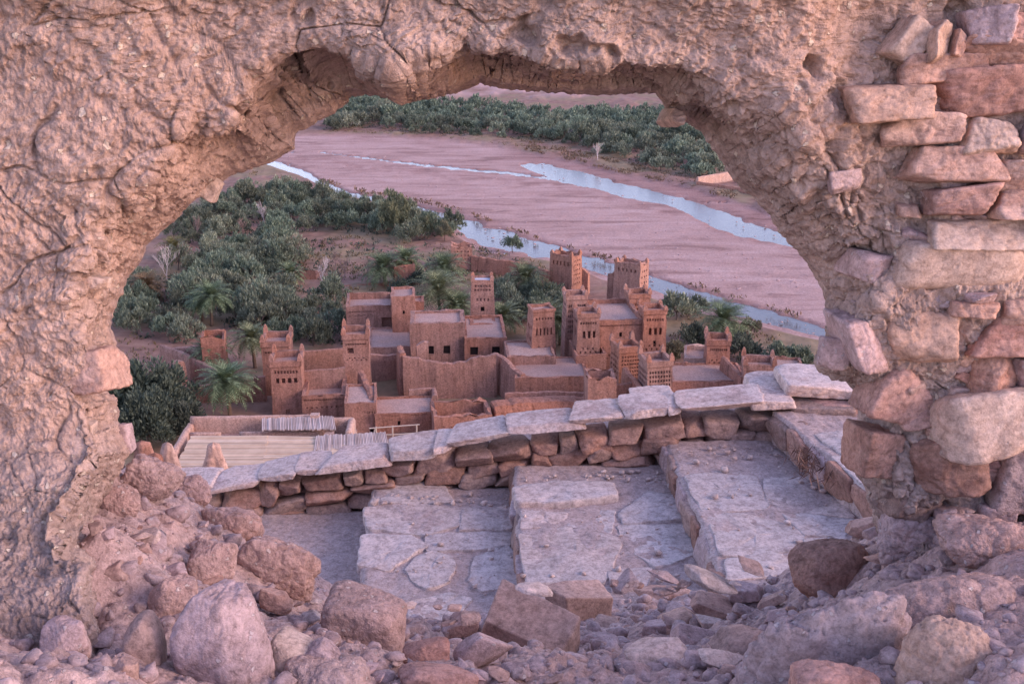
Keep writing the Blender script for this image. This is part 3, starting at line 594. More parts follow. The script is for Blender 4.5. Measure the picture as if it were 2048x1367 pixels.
MB().tube([(-2.3, -.1, -.9), (-1.7, 0, 1.2)], .05, 6).build('brace', M['woodpale'], e)
# broken red mud stumps on the slope behind the parapet
def stump(label, px, yt, yb, w, Y, m, seed):
    z0 = float(at(px, yb, Y)[2]) - 1.2; z1 = float(at(px, yt, Y)[2]); p = at(px, yb, Y); s = 1 / ppm(Y, z1); rw = w * s / 2
    th = np.linspace(0, 2 * np.pi, 40, endpoint=False); zz = np.linspace(0, 1, 30); T, Z = np.meshgrid(th, zz)
    rad = rw * np.where(Z < .55, 1.25, 1.25 - (Z - .55) / .45 * .8); rad = np.maximum(rad * (1 + .28 * fbm(np.stack([np.cos(T) * 1.3 + seed, np.sin(T) * 1.3, Z * 3], -1), 4)), .02)
    rad[-1] *= .05
    V = np.stack([np.cos(T) * rad, np.sin(T) * rad * .8, z0 + (z1 - z0) * Z - z0 + .1 * rw * fbm(np.stack([T, Z, 0 * T + seed], -1), 3)], -1)
    o = mesh('mud_stump', V, gridF(30, 40, True), M[m], smooth=True); o.location = (p[0], Y, z0); return tag(o, label, 'ruin', 'eroded mud stumps behind the parapet')
stump('orange eroded mud stump with rounded top behind the left end of the parapet', 340, 884, 945, 40, 26, 'adobepale', 2.2)
stump('orange eroded mud stump with twin points in front of the straw mat', 432, 884, 940, 46, 25, 'adobepale', 8.1)
stump('dark crumbling mud stump at the foot of the broken wall, left of the orange ones', 292, 882, 950, 50, 28, 'adobered', 5.4)
stump('small dark broken mud lump between the wall and the rounded orange stump', 315, 905, 955, 50, 25.5, 'adobered', 12.4)
# ------------------------------------------------------------------ vegetation
def tz(x, y):
    return float(np.interp(y, ys, [0] * len(ys)) + hill(y))
def leaves(mb_v, mb_f, P, D, L, Wd, rg):
    """P centres, D unit directions: one bent 4-vertex leaf card each"""
    n = len(P); A = rg.normal(size=(n, 3)); S_ = np.cross(D, A); S_ /= np.linalg.norm(S_, axis=1)[:, None] + 1e-9
    L = L * rg.uniform(.6, 1.3, (n, 1)); Wd = Wd * rg.uniform(.7, 1.3, (n, 1)); b0 = len(mb_v[0]) if mb_v else 0
    Q = np.stack([P - D * L * .5, P + S_ * Wd * .5, P + D * L * .5, P - S_ * Wd * .5], 1).reshape(-1, 3)
    base = sum(len(v) for v in mb_v); mb_v.append(Q); mb_f.append(np.arange(n * 4).reshape(-1, 4) + base)
def crown_data(seed, ncl, nl, L, Wd, rx, rz, up=.8, spread=.28, flat=0.0):
    rg = np.random.RandomState(seed); v = []; f = []
    for k in range(ncl):
        d = rg.normal(size=3); d /= np.linalg.norm(d); d[2] = abs(d[2]) * 1.25 - .35
        rr = rg.uniform(.45, 1.0); c = np.array([d[0] * rx * rr, d[1] * rx * rr, rz * (.40 + .58 * d[2] * rr)])
        s = rx * spread * rg.uniform(.75, 1.35); q = rg.normal(size=(nl, 3)); q /= np.linalg.norm(q, axis=1)[:, None]
        q[:, 2] = np.abs(q[:, 2]) * 1.3 - .35
        P = c + q * s * (rg.uniform(.25, 1, (nl, 1)) ** .5) * np.array([1, 1, 1.5])
        D = q * .7 + d * .35 + np.array([0, 0, up]) + rg.normal(size=(nl, 3)) * .35; D /= np.linalg.norm(D, axis=1)[:, None]
        leaves(v, f, P, D, L, Wd, rg)
    return np.concatenate(v), np.concatenate(f)
def trunk_mb(seed, h, r, nb=5, rx=1.2):
    rr = random.Random(seed); mb = MB(); top = (rr.uniform(-.2, .2), rr.uniform(-.2, .2), h)
    mb.tube([(0, 0, -.4), (rr.uniform(-.1, .1), rr.uniform(-.1, .1), h * .5), top], [r, r * .75, r * .6], 6)
    for k in range(nb):
        a = k * 6.28 / nb + rr.uniform(-.4, .4); d = rx * rr.uniform(.5, .8)
        mb.tube([top, (top[0] + math.cos(a) * d * .5, top[1] + math.sin(a) * d * .5, h + rx * .4), (math.cos(a) * d, math.sin(a) * d, h + rx * rr.uniform(.7, 1.1))], [r * .5, r * .35, r * .15], 5)
    return mb
def make_tree(name, seed, leafm, ncl=24, nl=60, L=.34, Wd=.13, rx=1.9, rz=3.2, base=.5, tr=.14, **k):
    e = empty(name); V, F = crown_data(seed, ncl, nl, L, Wd, rx, rz, **k); V[:, 2] += base
    mesh('crown', V, F, M[leafm], e); trunk_mb(seed, base + rz * .3, tr, rx=rx * .7).build('trunk', M['bark'], e)
    return e
used = set()
def put(proto, x, y, z, s, rot, label, group, cat='tree', sz=None):
    o = proto if proto.name not in used else copy_tree(proto)
    used.add(proto.name)
    o.location = (x, y, z); o.scale = (s, s, s * (sz or 1)); o.rotation_euler = (0, 0, rot); tag(o, label, cat, group); return o
def inside(x, y, poly):
    c = False; n = len(poly)
    for i in range(n):
        (x0, y0), (x1, y1) = poly[i], poly[(i + 1) % n]
        if (y0 > y) != (y1 > y) and x < (x1 - x0) * (y - y0) / (y1 - y0) + x0: c = not c
    return c
def scatter(poly, sp, seed, limit=999):
    rr = random.Random(seed); g = on(np.array([p[0] for p in poly]), np.array([p[1] for p in poly])); out = []
    x0, x1, y0, y1 = g[:, 0].min(), g[:, 0].max(), g[:, 1].min(), g[:, 1].max(); y = y0; row = 0
    while y < y1:
        x = x0 + (row % 2) * sp * .5
        while x < x1:
            X, Y = x + rr.uniform(-.42, .42) * sp, y + rr.uniform(-.42, .42) * sp; a, b_, _ = proj((X, Y, 0))
            if inside(float(a), float(b_), poly): out.append((X, Y))
            x += sp
        y += sp * .87; row += 1
    return out
olv = [make_tree('olive_tree', 100 + i, 'olive', ncl=36, nl=60, L=.5, Wd=.12, rx=2.3 + .3 * (i % 3), rz=3.0 + .35 * (i % 4), spread=.22, base=.15, up=1.1) for i in range(7)]
rr = random.Random(4)
KEEP = [(on(x, y, 0.0), r) for x, y, r in [(336, 560, 4), (336, 585, 4), (395, 478, 3.5), (395, 500, 3), (490, 478, 3.5), (490, 500, 3), (527, 448, 4), (527, 466, 4), (424, 650, 2.5), (424, 672, 3), (405, 642, 2.5), (352, 520, 3), (300, 600, 3), (300, 622, 3), (510, 588, 3)]]
def grove(poly, sp, seed, s0, s1, label, group, protos, skip=()):
    pts = scatter(poly, sp, seed)
    for X, Y in pts:
        if gn(np.array([[X * .09, Y * .06, seed]]))[0] < -.58 or any(math.hypot(X - k[0], Y - k[1]) < r for k, r in KEEP): continue
        put(rr.choice(protos), X, Y, tz(X, Y), rr.uniform(s0 * .8, s1 * 1.05), rr.uniform(0, 6.28), label, group, sz=rr.uniform(.85, 1.15))
    return len(pts)
GA = [(330, 490), (360, 450), (400, 418), (500, 384), (560, 382), (640, 402), (700, 412), (790, 430), (880, 455), (925, 470), (925, 482), (840, 488), (740, 470), (640, 462), (560, 482), (480, 480), (400, 500)]
n1 = grove(GA, 4.5, 1, .8, 1.2, 'dense grey-green olive tree in the upper grove between the fields and the river', 'olive trees of the upper grove', olv)
GB = [(235, 600), (262, 560), (330, 545), (400, 520), (480, 490), (560, 492), (600, 520), (570, 560), (560, 590), (690, 615), (690, 690), (560, 690), (480, 660), (400, 640), (390, 690), (300, 680), (236, 650)]
n2 = grove(GB, 4.0, 2, .8, 1.2, 'dark grey-green olive tree in the lower grove left of the village', 'olive trees of the lower grove', olv)
GC_ = [(990, 590), (1130, 590), (1140, 640), (1130, 700), (1060, 690), (1000, 640)]
n3 = grove(GC_, 3.2, 3, .7, 1.0, 'leafy green olive bush among the houses behind the slotted tower', 'olive bushes between the village towers', olv)
far = [make_tree('olive_tree', 200 + i, 'oliveF', ncl=30, nl=44, L=.65, Wd=.2, rx=3.0 + .3 * (i % 2), rz=3.4 + .4 * i, spread=.22, base=.1, up=1.1) for i in range(4)]
FA = [(640, 262), (680, 232), (760, 236), (900, 246), (1000, 250), (1100, 262), (1250, 262), (1400, 262), (1450, 330), (1440, 352), (1390, 356), (1330, 346), (1240, 318), (1160, 296), (1080, 282), (980, 276), (860, 268), (760, 256), (700, 258)]
n4 = grove(FA, 6.0, 5, .75, 1.2, 'pale grey-green olive tree in the grove on the far river bank', 'olive trees on the far bank', far)
# the far grove behind them: one mass
FB = [(640, 240), (690, 196), (800, 200), (900, 218), (1000, 222), (1100, 236), (1200, 232), (1330, 228), (1400, 245), (1460, 262), (1250, 264), (1100, 264), (1000, 252), (900, 248), (760, 238), (680, 236)]
pts = scatter(FB, 6.0, 8); vs = []; fs = []; bn = 0
for X, Y in pts:
    V, F = crown_data(rr.randrange(9999), 18, 26, .85, .3, 3.2, 4.2, spread=.24, up=1.1); s = rr.uniform(.7, 1.2)
    V = V * s + np.array([X, Y, tz(X, Y)]); vs.append(V); fs.append(F + bn); bn += len(V)
tag(mesh('far_woods', np.concatenate(vs), np.concatenate(fs), M['oliveF']), kind='stuff')
print('olives', n1, n2, n3, n4, 'far mass', len(pts))
# named single trees and bushes: (x, base y, height m, proto kind, label)
def ground_at(px, py):
    p = on(px, py, 0.0); return float(p[0]), float(p[1])
big = [make_tree('leafy_tree', 300 + i, 'dkleaf', ncl=60, nl=90, L=.5, Wd=.17, rx=3.0, rz=6.0, base=.3, tr=.25, spread=.26) for i in range(2)]
for i, (x, y, h, l) in enumerate([(262, 872, 8.2, 'big dark leafy tree below the wall, leftmost of the dark clump under the slope'), (330, 858, 7.6, 'big dark leafy tree in the dark clump, beside the ruined courtyard'),
                       (300, 905, 6.6, 'dark leafy tree lowest in the clump above the mud stumps'), (240, 838, 6.5, 'dark leafy tree half hidden behind the broken wall edge'), (372, 890, 5.0, 'dark leafy tree next to the near terrace parapet')]):
    X, Y = ground_at(x, y); Y = max(Y, 96); X = float(at(x, y, Y)[0]); s = h / 6.3
    put(big[i % 2], X, Y, float(hill(Y)) - .3, s, i * 1.3, l, 'dark trees below the slope')
wil = make_tree('willow_tree', 400, 'willow', ncl=70, nl=80, L=.6, Wd=.12, rx=2.6, rz=7.0, base=.6, tr=.2, up=1.6, spread=.22)
for x, y, s, l in [(790, 470, 1.15, 'tall yellow-green willow standing above the olive grove by the river'), (850, 480, .62, 'smaller yellow-green willow right of the tall one'), (890, 485, .55, 'loose green willow at the river end of the upper grove')]:
    X, Y = ground_at(x, y); put(wil, X, Y, 0, s, x, l, 'willows by the river')
bsh = [make_tree('bush', 500 + i, k, ncl=34, nl=60, L=.36, Wd=.12, rx=1.7, rz=2.3, base=.0, tr=.08, spread=.27) for i, k in enumerate(['dkleaf', 'olive', 'willow'])]
for x, y, s, k, l in [(1352, 640, 1.25, 1, 'round grey-green bush by the stream right of the kasbah'), (1395, 632, .9, 1, 'smaller grey bush on the stream bank beside the round one'),
                      (1385, 700, 1.1, 0, 'dark green bush at the left foot of the round palm'), (1350, 720, .8, 2, 'yellow-green bush against the kasbah corner tower'),
                      (1485, 722, 1.1, 0, 'dark bush behind the low honeycomb tower'), (1560, 732, 1.0, 1, 'green bush on the sandy bank, left one beside the arch edge'), (1598, 735, .85, 1, 'green bush on the sandy bank nearest the arch edge'),
                      (1500, 668, .7, 2, 'pale scrubby bush behind the round palm on the bank'), (835, 575, .9, 0, 'dark bush beside the ruined hut and palms'), (800, 590, .8, 0, 'dark bush at the foot of the palm clump'),
                      (1455, 700, .8, 0, 'dark bush at the right foot of the round palm'), (1025, 500, .8, 1, 'lone pointed bush on the stream bank above the field wall')]:
    X, Y = ground_at(x, y); put(bsh[k], X, Y, 0, s * 1.3, x * .7, l, 'bushes near the village', 'bush')
# palms
def palm(seed, h, fl=2.6, nf=46, leafm='palm', droop=1.0):
    rg = random.Random(seed); e = empty('date_palm'); v = []; f = []; lean = (rg.uniform(-.3, .3), rg.uniform(-.3, .3))
    mbt = MB(); K = 7; P = [(lean[0] * (i / K) ** 2, lean[1] * (i / K) ** 2, -.3 + (h + .3) * i / K) for i in range(K + 1)]
    mbt.tube(P, [.26 - .03 * (i % 2) - .01 * i for i in range(K + 1)], 8)
    top = np.array(P[-1]); n = 0
    for k in range(nf):
        az = k * 2.399 + rg.uniform(-.2, .2); el = math.radians(85 - 105 * ((k + .5) / nf) ** .8 * droop) + rg.uniform(-.1, .1); L = fl * rg.uniform(.8, 1.15) * (0.7 + .3 * math.cos(el))
        S_ = 15; p = top.copy(); pts = []; e_ = el
        for s in range(S_ + 1):
            pts.append(p.copy()); p = p + np.array([math.cos(az) * math.cos(e_), math.sin(az) * math.cos(e_), math.sin(e_)]) * L / S_; e_ -= (.05 + .10 * (s / S_)) * droop
        side = np.array([-math.sin(az), math.cos(az), 0])
        for s in range(1, S_):
            d = pts[s + 1] - pts[s]; d /= np.linalg.norm(d); upv = np.cross(side, d); w = .62 * math.sin(math.pi * min(1, (s + 1.2) / (S_ + .5)) ** .8) * fl / 2.6
            for sg in (-1, 1):
                tip = pts[s] + side * sg * w * .8 + d * w * .75 + upv * -.12 * rg.uniform(-.5, 1.2)
                v += [pts[s] - d * .085, pts[s] + d * .085, tip]; f.append((n, n + 1, n + 2)); n += 3
        for s in range(S_):
            v += [pts[s] - side * .02, pts[s] + side * .02, pts[s + 1]]; f.append((n, n + 1, n + 2)); n += 3
    mesh('crown', np.array(v), np.array(f), M[leafm], e); mbt.build('trunk', M['palmbark'], e, True)
    return e
for i, (x, y, h, fl, lm, l) in enumerate([
        (424, 650, 4.0, 2.5, 'palm', 'slender date palm with bare pale trunk standing in the lower grove'), (405, 642, 2.6, 2.0, 'palm', 'short palm just left of the slender palm in the lower grove'),
        (460, 832, 3.9, 2.6, 'palm', 'near date palm with spiky open crown left of the two towers'), (428, 752, 3.0, 2.2, 'palm', 'smaller dark palm behind the near palm at the ruined courtyard'), (510, 735, 3.6, 2.2, 'palm', 'thin palm peeping over the left towers'),
        (880, 640, 4.2, 3.4, 'palm', 'largest date palm with wide fronds beside the tin roofed tower'), (915, 650, 2.6, 2.6, 'palm', 'low palm at the right of the largest palm beside the tin roofed tower'), (888, 590, 4.0, 2.8, 'palm', 'dark palm rising behind the largest palm'),
        (770, 572, 2.8, 3.0, 'palm', 'bushy palm, left of the pair behind the brown field'), (812, 562, 3.4, 2.5, 'palm', 'bushy palm, right of the pair near the ruined red hut'),
        (1052, 590, 2.6, 2.8, 'palm', 'palm on the bank below the stream, left of the bare towers'), (1444, 690, 3.2, 3.0, 'palm', 'round full date palm right of the kasbah'),
        (1092, 688, 3.6, 2.6, 'palm', 'pale palm behind the slotted tapering tower'), (1008, 668, 2.4, 2.4, 'palm', 'palm right of the tin roofed tower'), (1120, 690, 2.6, 2.2, 'palm', 'low palm in front of the kasbah side tower'),
        (352, 520, 2.0, 2.4, 'palmdry', 'yellowing palm behind the bleached bare tree'), (300, 600, 2.0, 2.6, 'palmdry', 'yellowish drooping palm at the edge of the arch, beside the lower grove'), (580, 570, 1.8, 2.0, 'palm', 'small shaggy palm beside the red mud hut')]):
    e = palm(600 + i, h, fl * 1.6, 64 if fl < 2.6 else 84, lm); X, Y = ground_at(x, y); e.location = (X, Y, float(hill(Y))); tag(e, l, 'palm', 'date palms around the village')
# leafless trees
def bare(seed, h, m, spread=.55, lv=5, r0=.11):
    rg = random.Random(seed); e = empty('bare_tree'); tr = MB(); br = MB()
    def grow(p, d, L, r, k):
        q = p + d * L * .5 + Vector((rg.uniform(-.1, .1), rg.uniform(-.1, .1), .03)) * L; s = p + d * L
        (tr if k == 0 else br).tube([p, q, s], [r, r * .8, r * .6], 5 if k < 3 else 3)
        if k == lv: return
        for j in range(3 if k < 4 else 2):
            a = Vector((rg.gauss(0, spread), rg.gauss(0, spread), .35 + .1 * k * 0)); nd = (d + a).normalized(); grow(s if j else q, nd, L * rg.uniform(.62, .85), max(r * .58, .016), k + 1)
    grow(Vector((0, 0, -.3)), Vector((0, 0, 1)), h * .3, r0, 0)
    br.build('branches', M[m], e); tr.build('trunk', M[m], e); return e
for i, (x, y, h, m, sp, l) in enumerate([(336, 560, 6.2, 'bare', .42, 'tall bleached leafless tree beside the broken wall edge'), (395, 478, 4.6, 'twig', .3, 'brownish leafless tree left of two above the lower grove'), (490, 478, 4.4, 'twig', .35, 'brownish leafless poplar clump at the near side of the upper grove'),
                         (527, 448, 4.8, 'bare', .6, 'spreading bleached leafless tree standing in the upper grove'), (645, 566, 4.2, 'bare', .4, 'slim white leafless tree right of the red mud hut'), (690, 560, 4.2, 'twig', .5, 'grey brown leafless tree between the slim white one and the palms'), (735, 556, 3.8, 'twig', .5, 'small grey leafless tree left of the bushy palms'), (672, 545, 4.2, 'twig', .5, 'hazy leafless tree behind the slim white one'),
                         (510, 588, 3.0, 'twig', .5, 'low leafless shrub in the lower grove below the hut'), (1140, 285, 5.0, 'bare', .5, 'bleached leafless tree standing in the far bank grove'), (1195, 325, 5.5, 'bare', .4, 'pale leafless tree at the edge of the far bank above the pool')]):
    e = bare(700 + i, h, m, sp); X, Y = ground_at(x, y); e.location = (X, Y, 0); e.rotation_euler = (0, 0, i); tag(e, l, 'tree', 'leafless trees')
# dry scrub along the banks and fields: uncountable low tufts
def tufts(name, polys, dens, seed, m, L=.5):
    rg = np.random.RandomState(seed); v = []; f = []
    for poly, k in polys:
        P = []
        for X, Y in scatter(poly, dens * k, seed + len(P)): P.append((X, Y))
        if not P: continue
        P = np.array(P); n = len(P); keep = gn(np.stack([P[:, 0] * .15, P[:, 1] * .15, 0 * P[:, 0] + seed], -1)) > -.15; P = P[keep]; n = len(P)
        for q in range(9):
            s = rg.uniform(.4, 1.2, (n, 1)); C = np.concatenate([P + rg.normal(size=(n, 2)) * .35, rg.uniform(.0, .5, (n, 1)) * s], 1)
            D = rg.normal(size=(n, 3)) * .6 + np.array([0, 0, 1.0]); D /= np.linalg.norm(D, axis=1)[:, None]; leaves(v, f, C, D, L, L * .35, rg)
    return tag(mesh(name, np.concatenate(v), np.concatenate(f), M[m]), kind='stuff')
tufts('dry_scrub', [([(640, 262), (860, 272), (1060, 298), (1230, 336), (1330, 356), (1480, 392), (1480, 376), (1330, 340), (1230, 318), (1060, 276), (860, 255), (680, 250)], 1.6),
                    ([(560, 482), (740, 472), (840, 490), (950, 490), (1060, 520), (1110, 540), (1100, 600), (1000, 590), (900, 560), (700, 560), (560, 560)], 1.0),
                    ([(470, 345), (640, 372), (560, 352), (480, 340)], 1.3), ([(580, 580), (790, 575), (860, 590), (690, 620)], 1.0),
                    ([(1330, 600), (1420, 640), (1620, 690), (1640, 720), (1500, 720), (1340, 700)], 1.1), ([(230, 650), (330, 690), (420, 760), (380, 790), (240, 740)], 1.4),
                    ([(500, 690), (690, 700), (690, 640), (560, 600), (420, 640)], 1.5)], 1.5, 31, 'scrub', .55)
CB = list(zip([640, 760, 860, 960, 1060, 1180, 1260, 1340, 1500, 1640], [358, 388, 402, 432, 468, 504, 526, 551, 600, 640]))
tufts('bank_scrub', [(CB + [(x + 4, y + 8) for x, y in CB[::-1]], 1.0), ([(1050, 300), (1240, 345), (1330, 365), (1470, 400), (1470, 385), (1330, 345), (1240, 320), (1060, 280)], 1.0)], 1.5, 77, 'scrub', .7)
tufts('green_undergrowth', [([(560, 484), (740, 474), (840, 492), (950, 492), (1090, 540), (1090, 590), (1000, 585), (900, 555), (700, 560), (570, 545)], 1.1), ([(590, 585), (790, 580), (850, 590), (690, 618)], 1.1), (GA, 1.0), (GB, .7), (FA, 1.2)], 2.2, 57, 'dkleaf', .7)
# ------------------------------------------------------------------ foreground: rock generator
_cs = {}
def cubesphere(n):
    if n in _cs: return _cs[n]
    t = np.tan(np.linspace(-np.pi / 4, np.pi / 4, n + 1)); a, b = np.meshgrid(t, t, indexing='ij'); o = np.ones_like(a); Vs = []; Fs = []; k = 0
    for ax in range(3):
        for s in (1, -1):
            q = [None] * 3; q[ax] = o * s; q[(ax + 1) % 3] = a; q[(ax + 2) % 3] = b; Vs.append(np.stack(q, -1).reshape(-1, 3))
            F = gridF(n + 1, n + 1) + k; Fs.append(F if s > 0 else F[:, ::-1]); k += (n + 1) ** 2
    V = np.concatenate(Vs); F = np.concatenate(Fs); _, idx, inv = np.unique(V.round(6), axis=0, return_index=True, return_inverse=True)
    V = V[idx]; F = inv.reshape(-1)[F]; _cs[n] = (V / np.linalg.norm(V, axis=1)[:, None], F); return _cs[n]
def rock_data(dims, seed, n=20, box=True, cuts=7, p=16, rough=.05, fr=3.0, chip=(.95, 1.4), tilt=.12, chunk=0.0):
    rg = np.random.RandomState(seed); D, F = cubesphere(n); N = []; H = []
    if box:
        for ax in range(3):
            for s in (1, -1):
                v = np.zeros(3); v[ax] = s; v += rg.normal(size=3) * tilt; N.append(v / np.linalg.norm(v)); H.append(rg.uniform(.86, 1.02))
    else:
        for _ in range(9):
            v = rg.normal(size=3); N.append(v / np.linalg.norm(v)); H.append(rg.uniform(.8, 1.02))
        for ax in range(3):
            for s in (1, -1): v = np.zeros(3); v[ax] = s; N.append(v); H.append(1.0)
    for _ in range(cuts):
        v = rg.normal(size=3); N.append(v / np.linalg.norm(v)); H.append(rg.uniform(*chip))
    N = np.array(N); H = np.array(H); g = (np.maximum(D @ N.T, 0) / H) ** p; r = g.sum(1) ** (-1 / p)
    V = D * r[:, None]; off = rg.uniform(0, 99, 3); dm = np.array(dims); sz = dm.max()
    W_ = V * dm / sz
    nz = fbm(W_ * fr + off, 4) + .35 * np.abs(fbm(W_ * fr * 3 + off, 3)) + .2 * fbm(W_ * fr * 7 + off, 3)
    k1, k2, ki = worley(W_ * 7 + off + 3); nz = nz + .55 * (RND[ki][:, 0] - .5) * sst(fbm(W_ * 2 + off, 2), -.2, .3)
    if chunk:
        a, b_, i_ = worley(W_ * 2.3 + off); c_, d_, j_ = worley(W_ * 5.5 + off + 7)
        nz = nz * .6 + chunk * (np.minimum(b_ - a, .3) / .3 - .6 + .9 * (RND[i_][:, 0] - .5)) + chunk * .45 * (np.minimum(d_ - c_, .3) / .3 - .6 + .8 * (RND[j_][:, 0] - .5))
    return V * (1 + rough * nz[:, None]) * dm, F
def rotm(rx=0, ry=0, rz=0): 
    return np.array((Matrix.Rotation(rz, 3, 'Z') @ Matrix.Rotation(ry, 3, 'Y') @ Matrix.Rotation(rx, 3, 'X')))

# ------------------------------------------------------------------ steps and rubble ground
NOSE = [((470, 1040), (300, 1230)), ((742, 985), (722, 1160)), ((1026, 940), (1046, 1172)), ((1338, 902), (1446, 1165)), ((1592, 862), (1745, 985)), ((1900, 840), (2150, 960))]
TZ = [CZ - 3.72, CZ - 3.53, CZ - 3.35, CZ - 3.16, CZ - 2.93, CZ - 2.75]
YB, YF = 7.5, 4.3
def nose_x(k, Y):
    (a, b) = NOSE[k]; A = on(*a, TZ[k]); B = on(*b, TZ[k]); t = (Y - A[1]) / (B[1] - A[1]); return A[0] + (B[0] - A[0]) * t
st = empty('stone_stairway', (0, 6, TZ[0]), label='broad stone paved stairway climbing to the right below the parapet', cat='stairway')
so = np.array([0, 6, TZ[0]])
for k in range(5):
    nU, nV = 90, 110; ve = np.linspace(YF, YB, nV); top = []
    for y in ve:
        x0 = nose_x(k, y) + .022 * fbm(np.array([[y * 3.1, k * 9.3, .4]]), 4)[0]; x1 = nose_x(k + 1, y) + .08
        u = np.concatenate([[0, 0, .012], np.linspace(.03, 1, nU - 3)]); x = x0 + u * (x1 - x0)
        z = np.full(nU, TZ[k]); z[0] -= .6; z[1] -= .035; z[2] -= .008
        top.append(np.stack([x, np.full(nU, y), z], -1))
    T = np.array(top); w3 = T * np.array([1, 1, 1]); nz = .016 * fbm(w3 * 2.2 + k * 7, 4) + .006 * fbm(w3 * 14, 3)
    T[:, 1:, 2] += nz[:, 1:]; T[:, 0, 0] += .03 * fbm(w3[:, 0] * 5, 3); T[:, 1, 0] += .02 * fbm(w3[:, 1] * 8, 3)
    V = np.concatenate([T, T[-1:] + np.array([0, .02, -.7])]); f0 = T[:1] + np.array([0, -.02, -.7]); V = np.concatenate([f0, V])
    # the riser is faced with rough stones so that the riser face has relief
    step = mesh('step', V.reshape(-1, 3) - so, gridF(nV + 2, nU)[:, ::-1], M['bed'], st, True)
    if k in (2, 3, 4):
        y = YF + .1; q = 0; rr_ = random.Random(k * 3)
        while y < YB - .1:
            ln = rr_.uniform(.16, .36); ym = y + ln / 2; V, F = rock_data((.085, ln / 2 * 1.04, .098), 3000 + k * 40 + q, n=18, cuts=6, p=22, rough=.05, chip=(1.0, 1.45), tilt=.12, chunk=.25)
            dx_ = (float(nose_x(k, ym + .1)) - float(nose_x(k, ym - .1))) / .2
            mesh('riser_stone', V @ rotm(rz=-math.atan(dx_)).T, F, M['walling'] if q % 3 else M['stonegrey'], step, True).location = np.array([float(nose_x(k, ym)) + .055, ym, TZ[k] - .108]) - so; y += ln; q += 1
    FL = {1: [[(738, 1018), (830, 1010), (922, 1024), (915, 1050), (845, 1068), (742, 1054)], [(727, 1076), (822, 1074), (848, 1093), (815, 1118), (775, 1138), (724, 1128)], [(858, 1072), (940, 1066), (1022, 1066), (1012, 1090), (935, 1098), (862, 1100)],
              [(815, 1140), (832, 1118), (866, 1108), (900, 1116), (908, 1138), (892, 1166), (856, 1176), (826, 1160)], [(940, 1160), (955, 1116), (1012, 1094), (1034, 1120), (1042, 1168), (965, 1178)], [(826, 1202), (900, 1188), (938, 1200), (905, 1242), (822, 1258)], [(930, 1022), (1016, 1018), (1020, 1056), (924, 1060)], [(760, 972), (880, 968), (900, 1004), (750, 1008)]],
          2: [[(1036, 982), (1120, 972), (1218, 976), (1226, 1002), (1130, 1012), (1042, 1014)], [(1144, 1018), (1228, 1024), (1218, 1066), (1142, 1056)], [(1048, 1072), (1150, 1060), (1234, 1084), (1222, 1130), (1200, 1162), (1062, 1164)], [(1242, 1030), (1296, 986), (1360, 998), (1366, 1036), (1252, 1046)],
              [(1240, 1056), (1368, 1052), (1396, 1104), (1312, 1130), (1264, 1098)], [(1046, 1024), (1132, 1030), (1128, 1052), (1048, 1058)], [(1220, 1142), (1300, 1140), (1290, 1176), (1225, 1180)]],
          3: [[(1376, 956), (1436, 946), (1506, 956), (1530, 1014), (1412, 1022), (1390, 990)], [(1534, 962), (1626, 958), (1704, 1034), (1620, 1024), (1542, 1006)], [(1418, 1030), (1490, 1034), (1600, 1062), (1594, 1094), (1522, 1112), (1448, 1110)], [(1560, 1020), (1716, 1044), (1682, 1072), (1610, 1068)], [(1456, 1120), (1560, 1114), (1590, 1148), (1462, 1160)], [(1610, 1080), (1690, 1078), (1660, 1110), (1606, 1104)]],
          4: [[(1636, 872), (1700, 866), (1760, 905), (1690, 912)], [(1670, 918), (1730, 915), (1790, 990), (1735, 980)]], 0: []}[k]
    for q, poly in enumerate(FL):
        P = on(np.array([p[0] for p in poly]), np.array([p[1] for p in poly]), TZ[k])[:, :2]; n0 = len(P); C = P.mean(0)
        t = np.linspace(0, n0, 96, endpoint=False); i = t.astype(int) % n0; fr_ = (t - t.astype(int))[:, None]; E = P[i] * (1 - fr_) + P[(i + 1) % n0] * fr_; E = C + (E - C) * 1.13
        for _ in range(2): E = .25 * np.roll(E, 1, 0) + .5 * E + .25 * np.roll(E, -1, 0)
        hz = .008 + .008 * ((q * 7 + k) % 3) / 2 + (.03 if (k, q) == (2, 0) else 0); rows = []
        for s, z in ((1.0, -.05), (1.0, hz * .6), (.985, hz * .92), (.96, hz), (.8, hz), (.6, hz), (.4, hz), (.2, hz), (.03, hz)):
            X = C + (E - C) * s; wv = np.stack([X[:, 0], X[:, 1], 0 * X[:, 0] + k * 5 + q], -1)
            X = X + .012 * np.stack([fbm(wv * 7, 3), fbm(wv * 7 + 40, 3)], -1) * (s > .9)
            lay = .006 * np.floor(2.2 * fbm(wv * 2.4 + 3, 3)) * (s < .99)
            rows.append(np.stack([X[:, 0], X[:, 1], TZ[k] + z + .007 * fbm(wv * 3, 4) + lay], -1))
        V = np.array(rows); F = [tuple(f) for f in gridF(9, 96, True)] + [tuple(8 * 96 + j for j in range(96))]
        mesh('flagstone', V.reshape(-1, 3) - so, F, M['flag'], step, True)

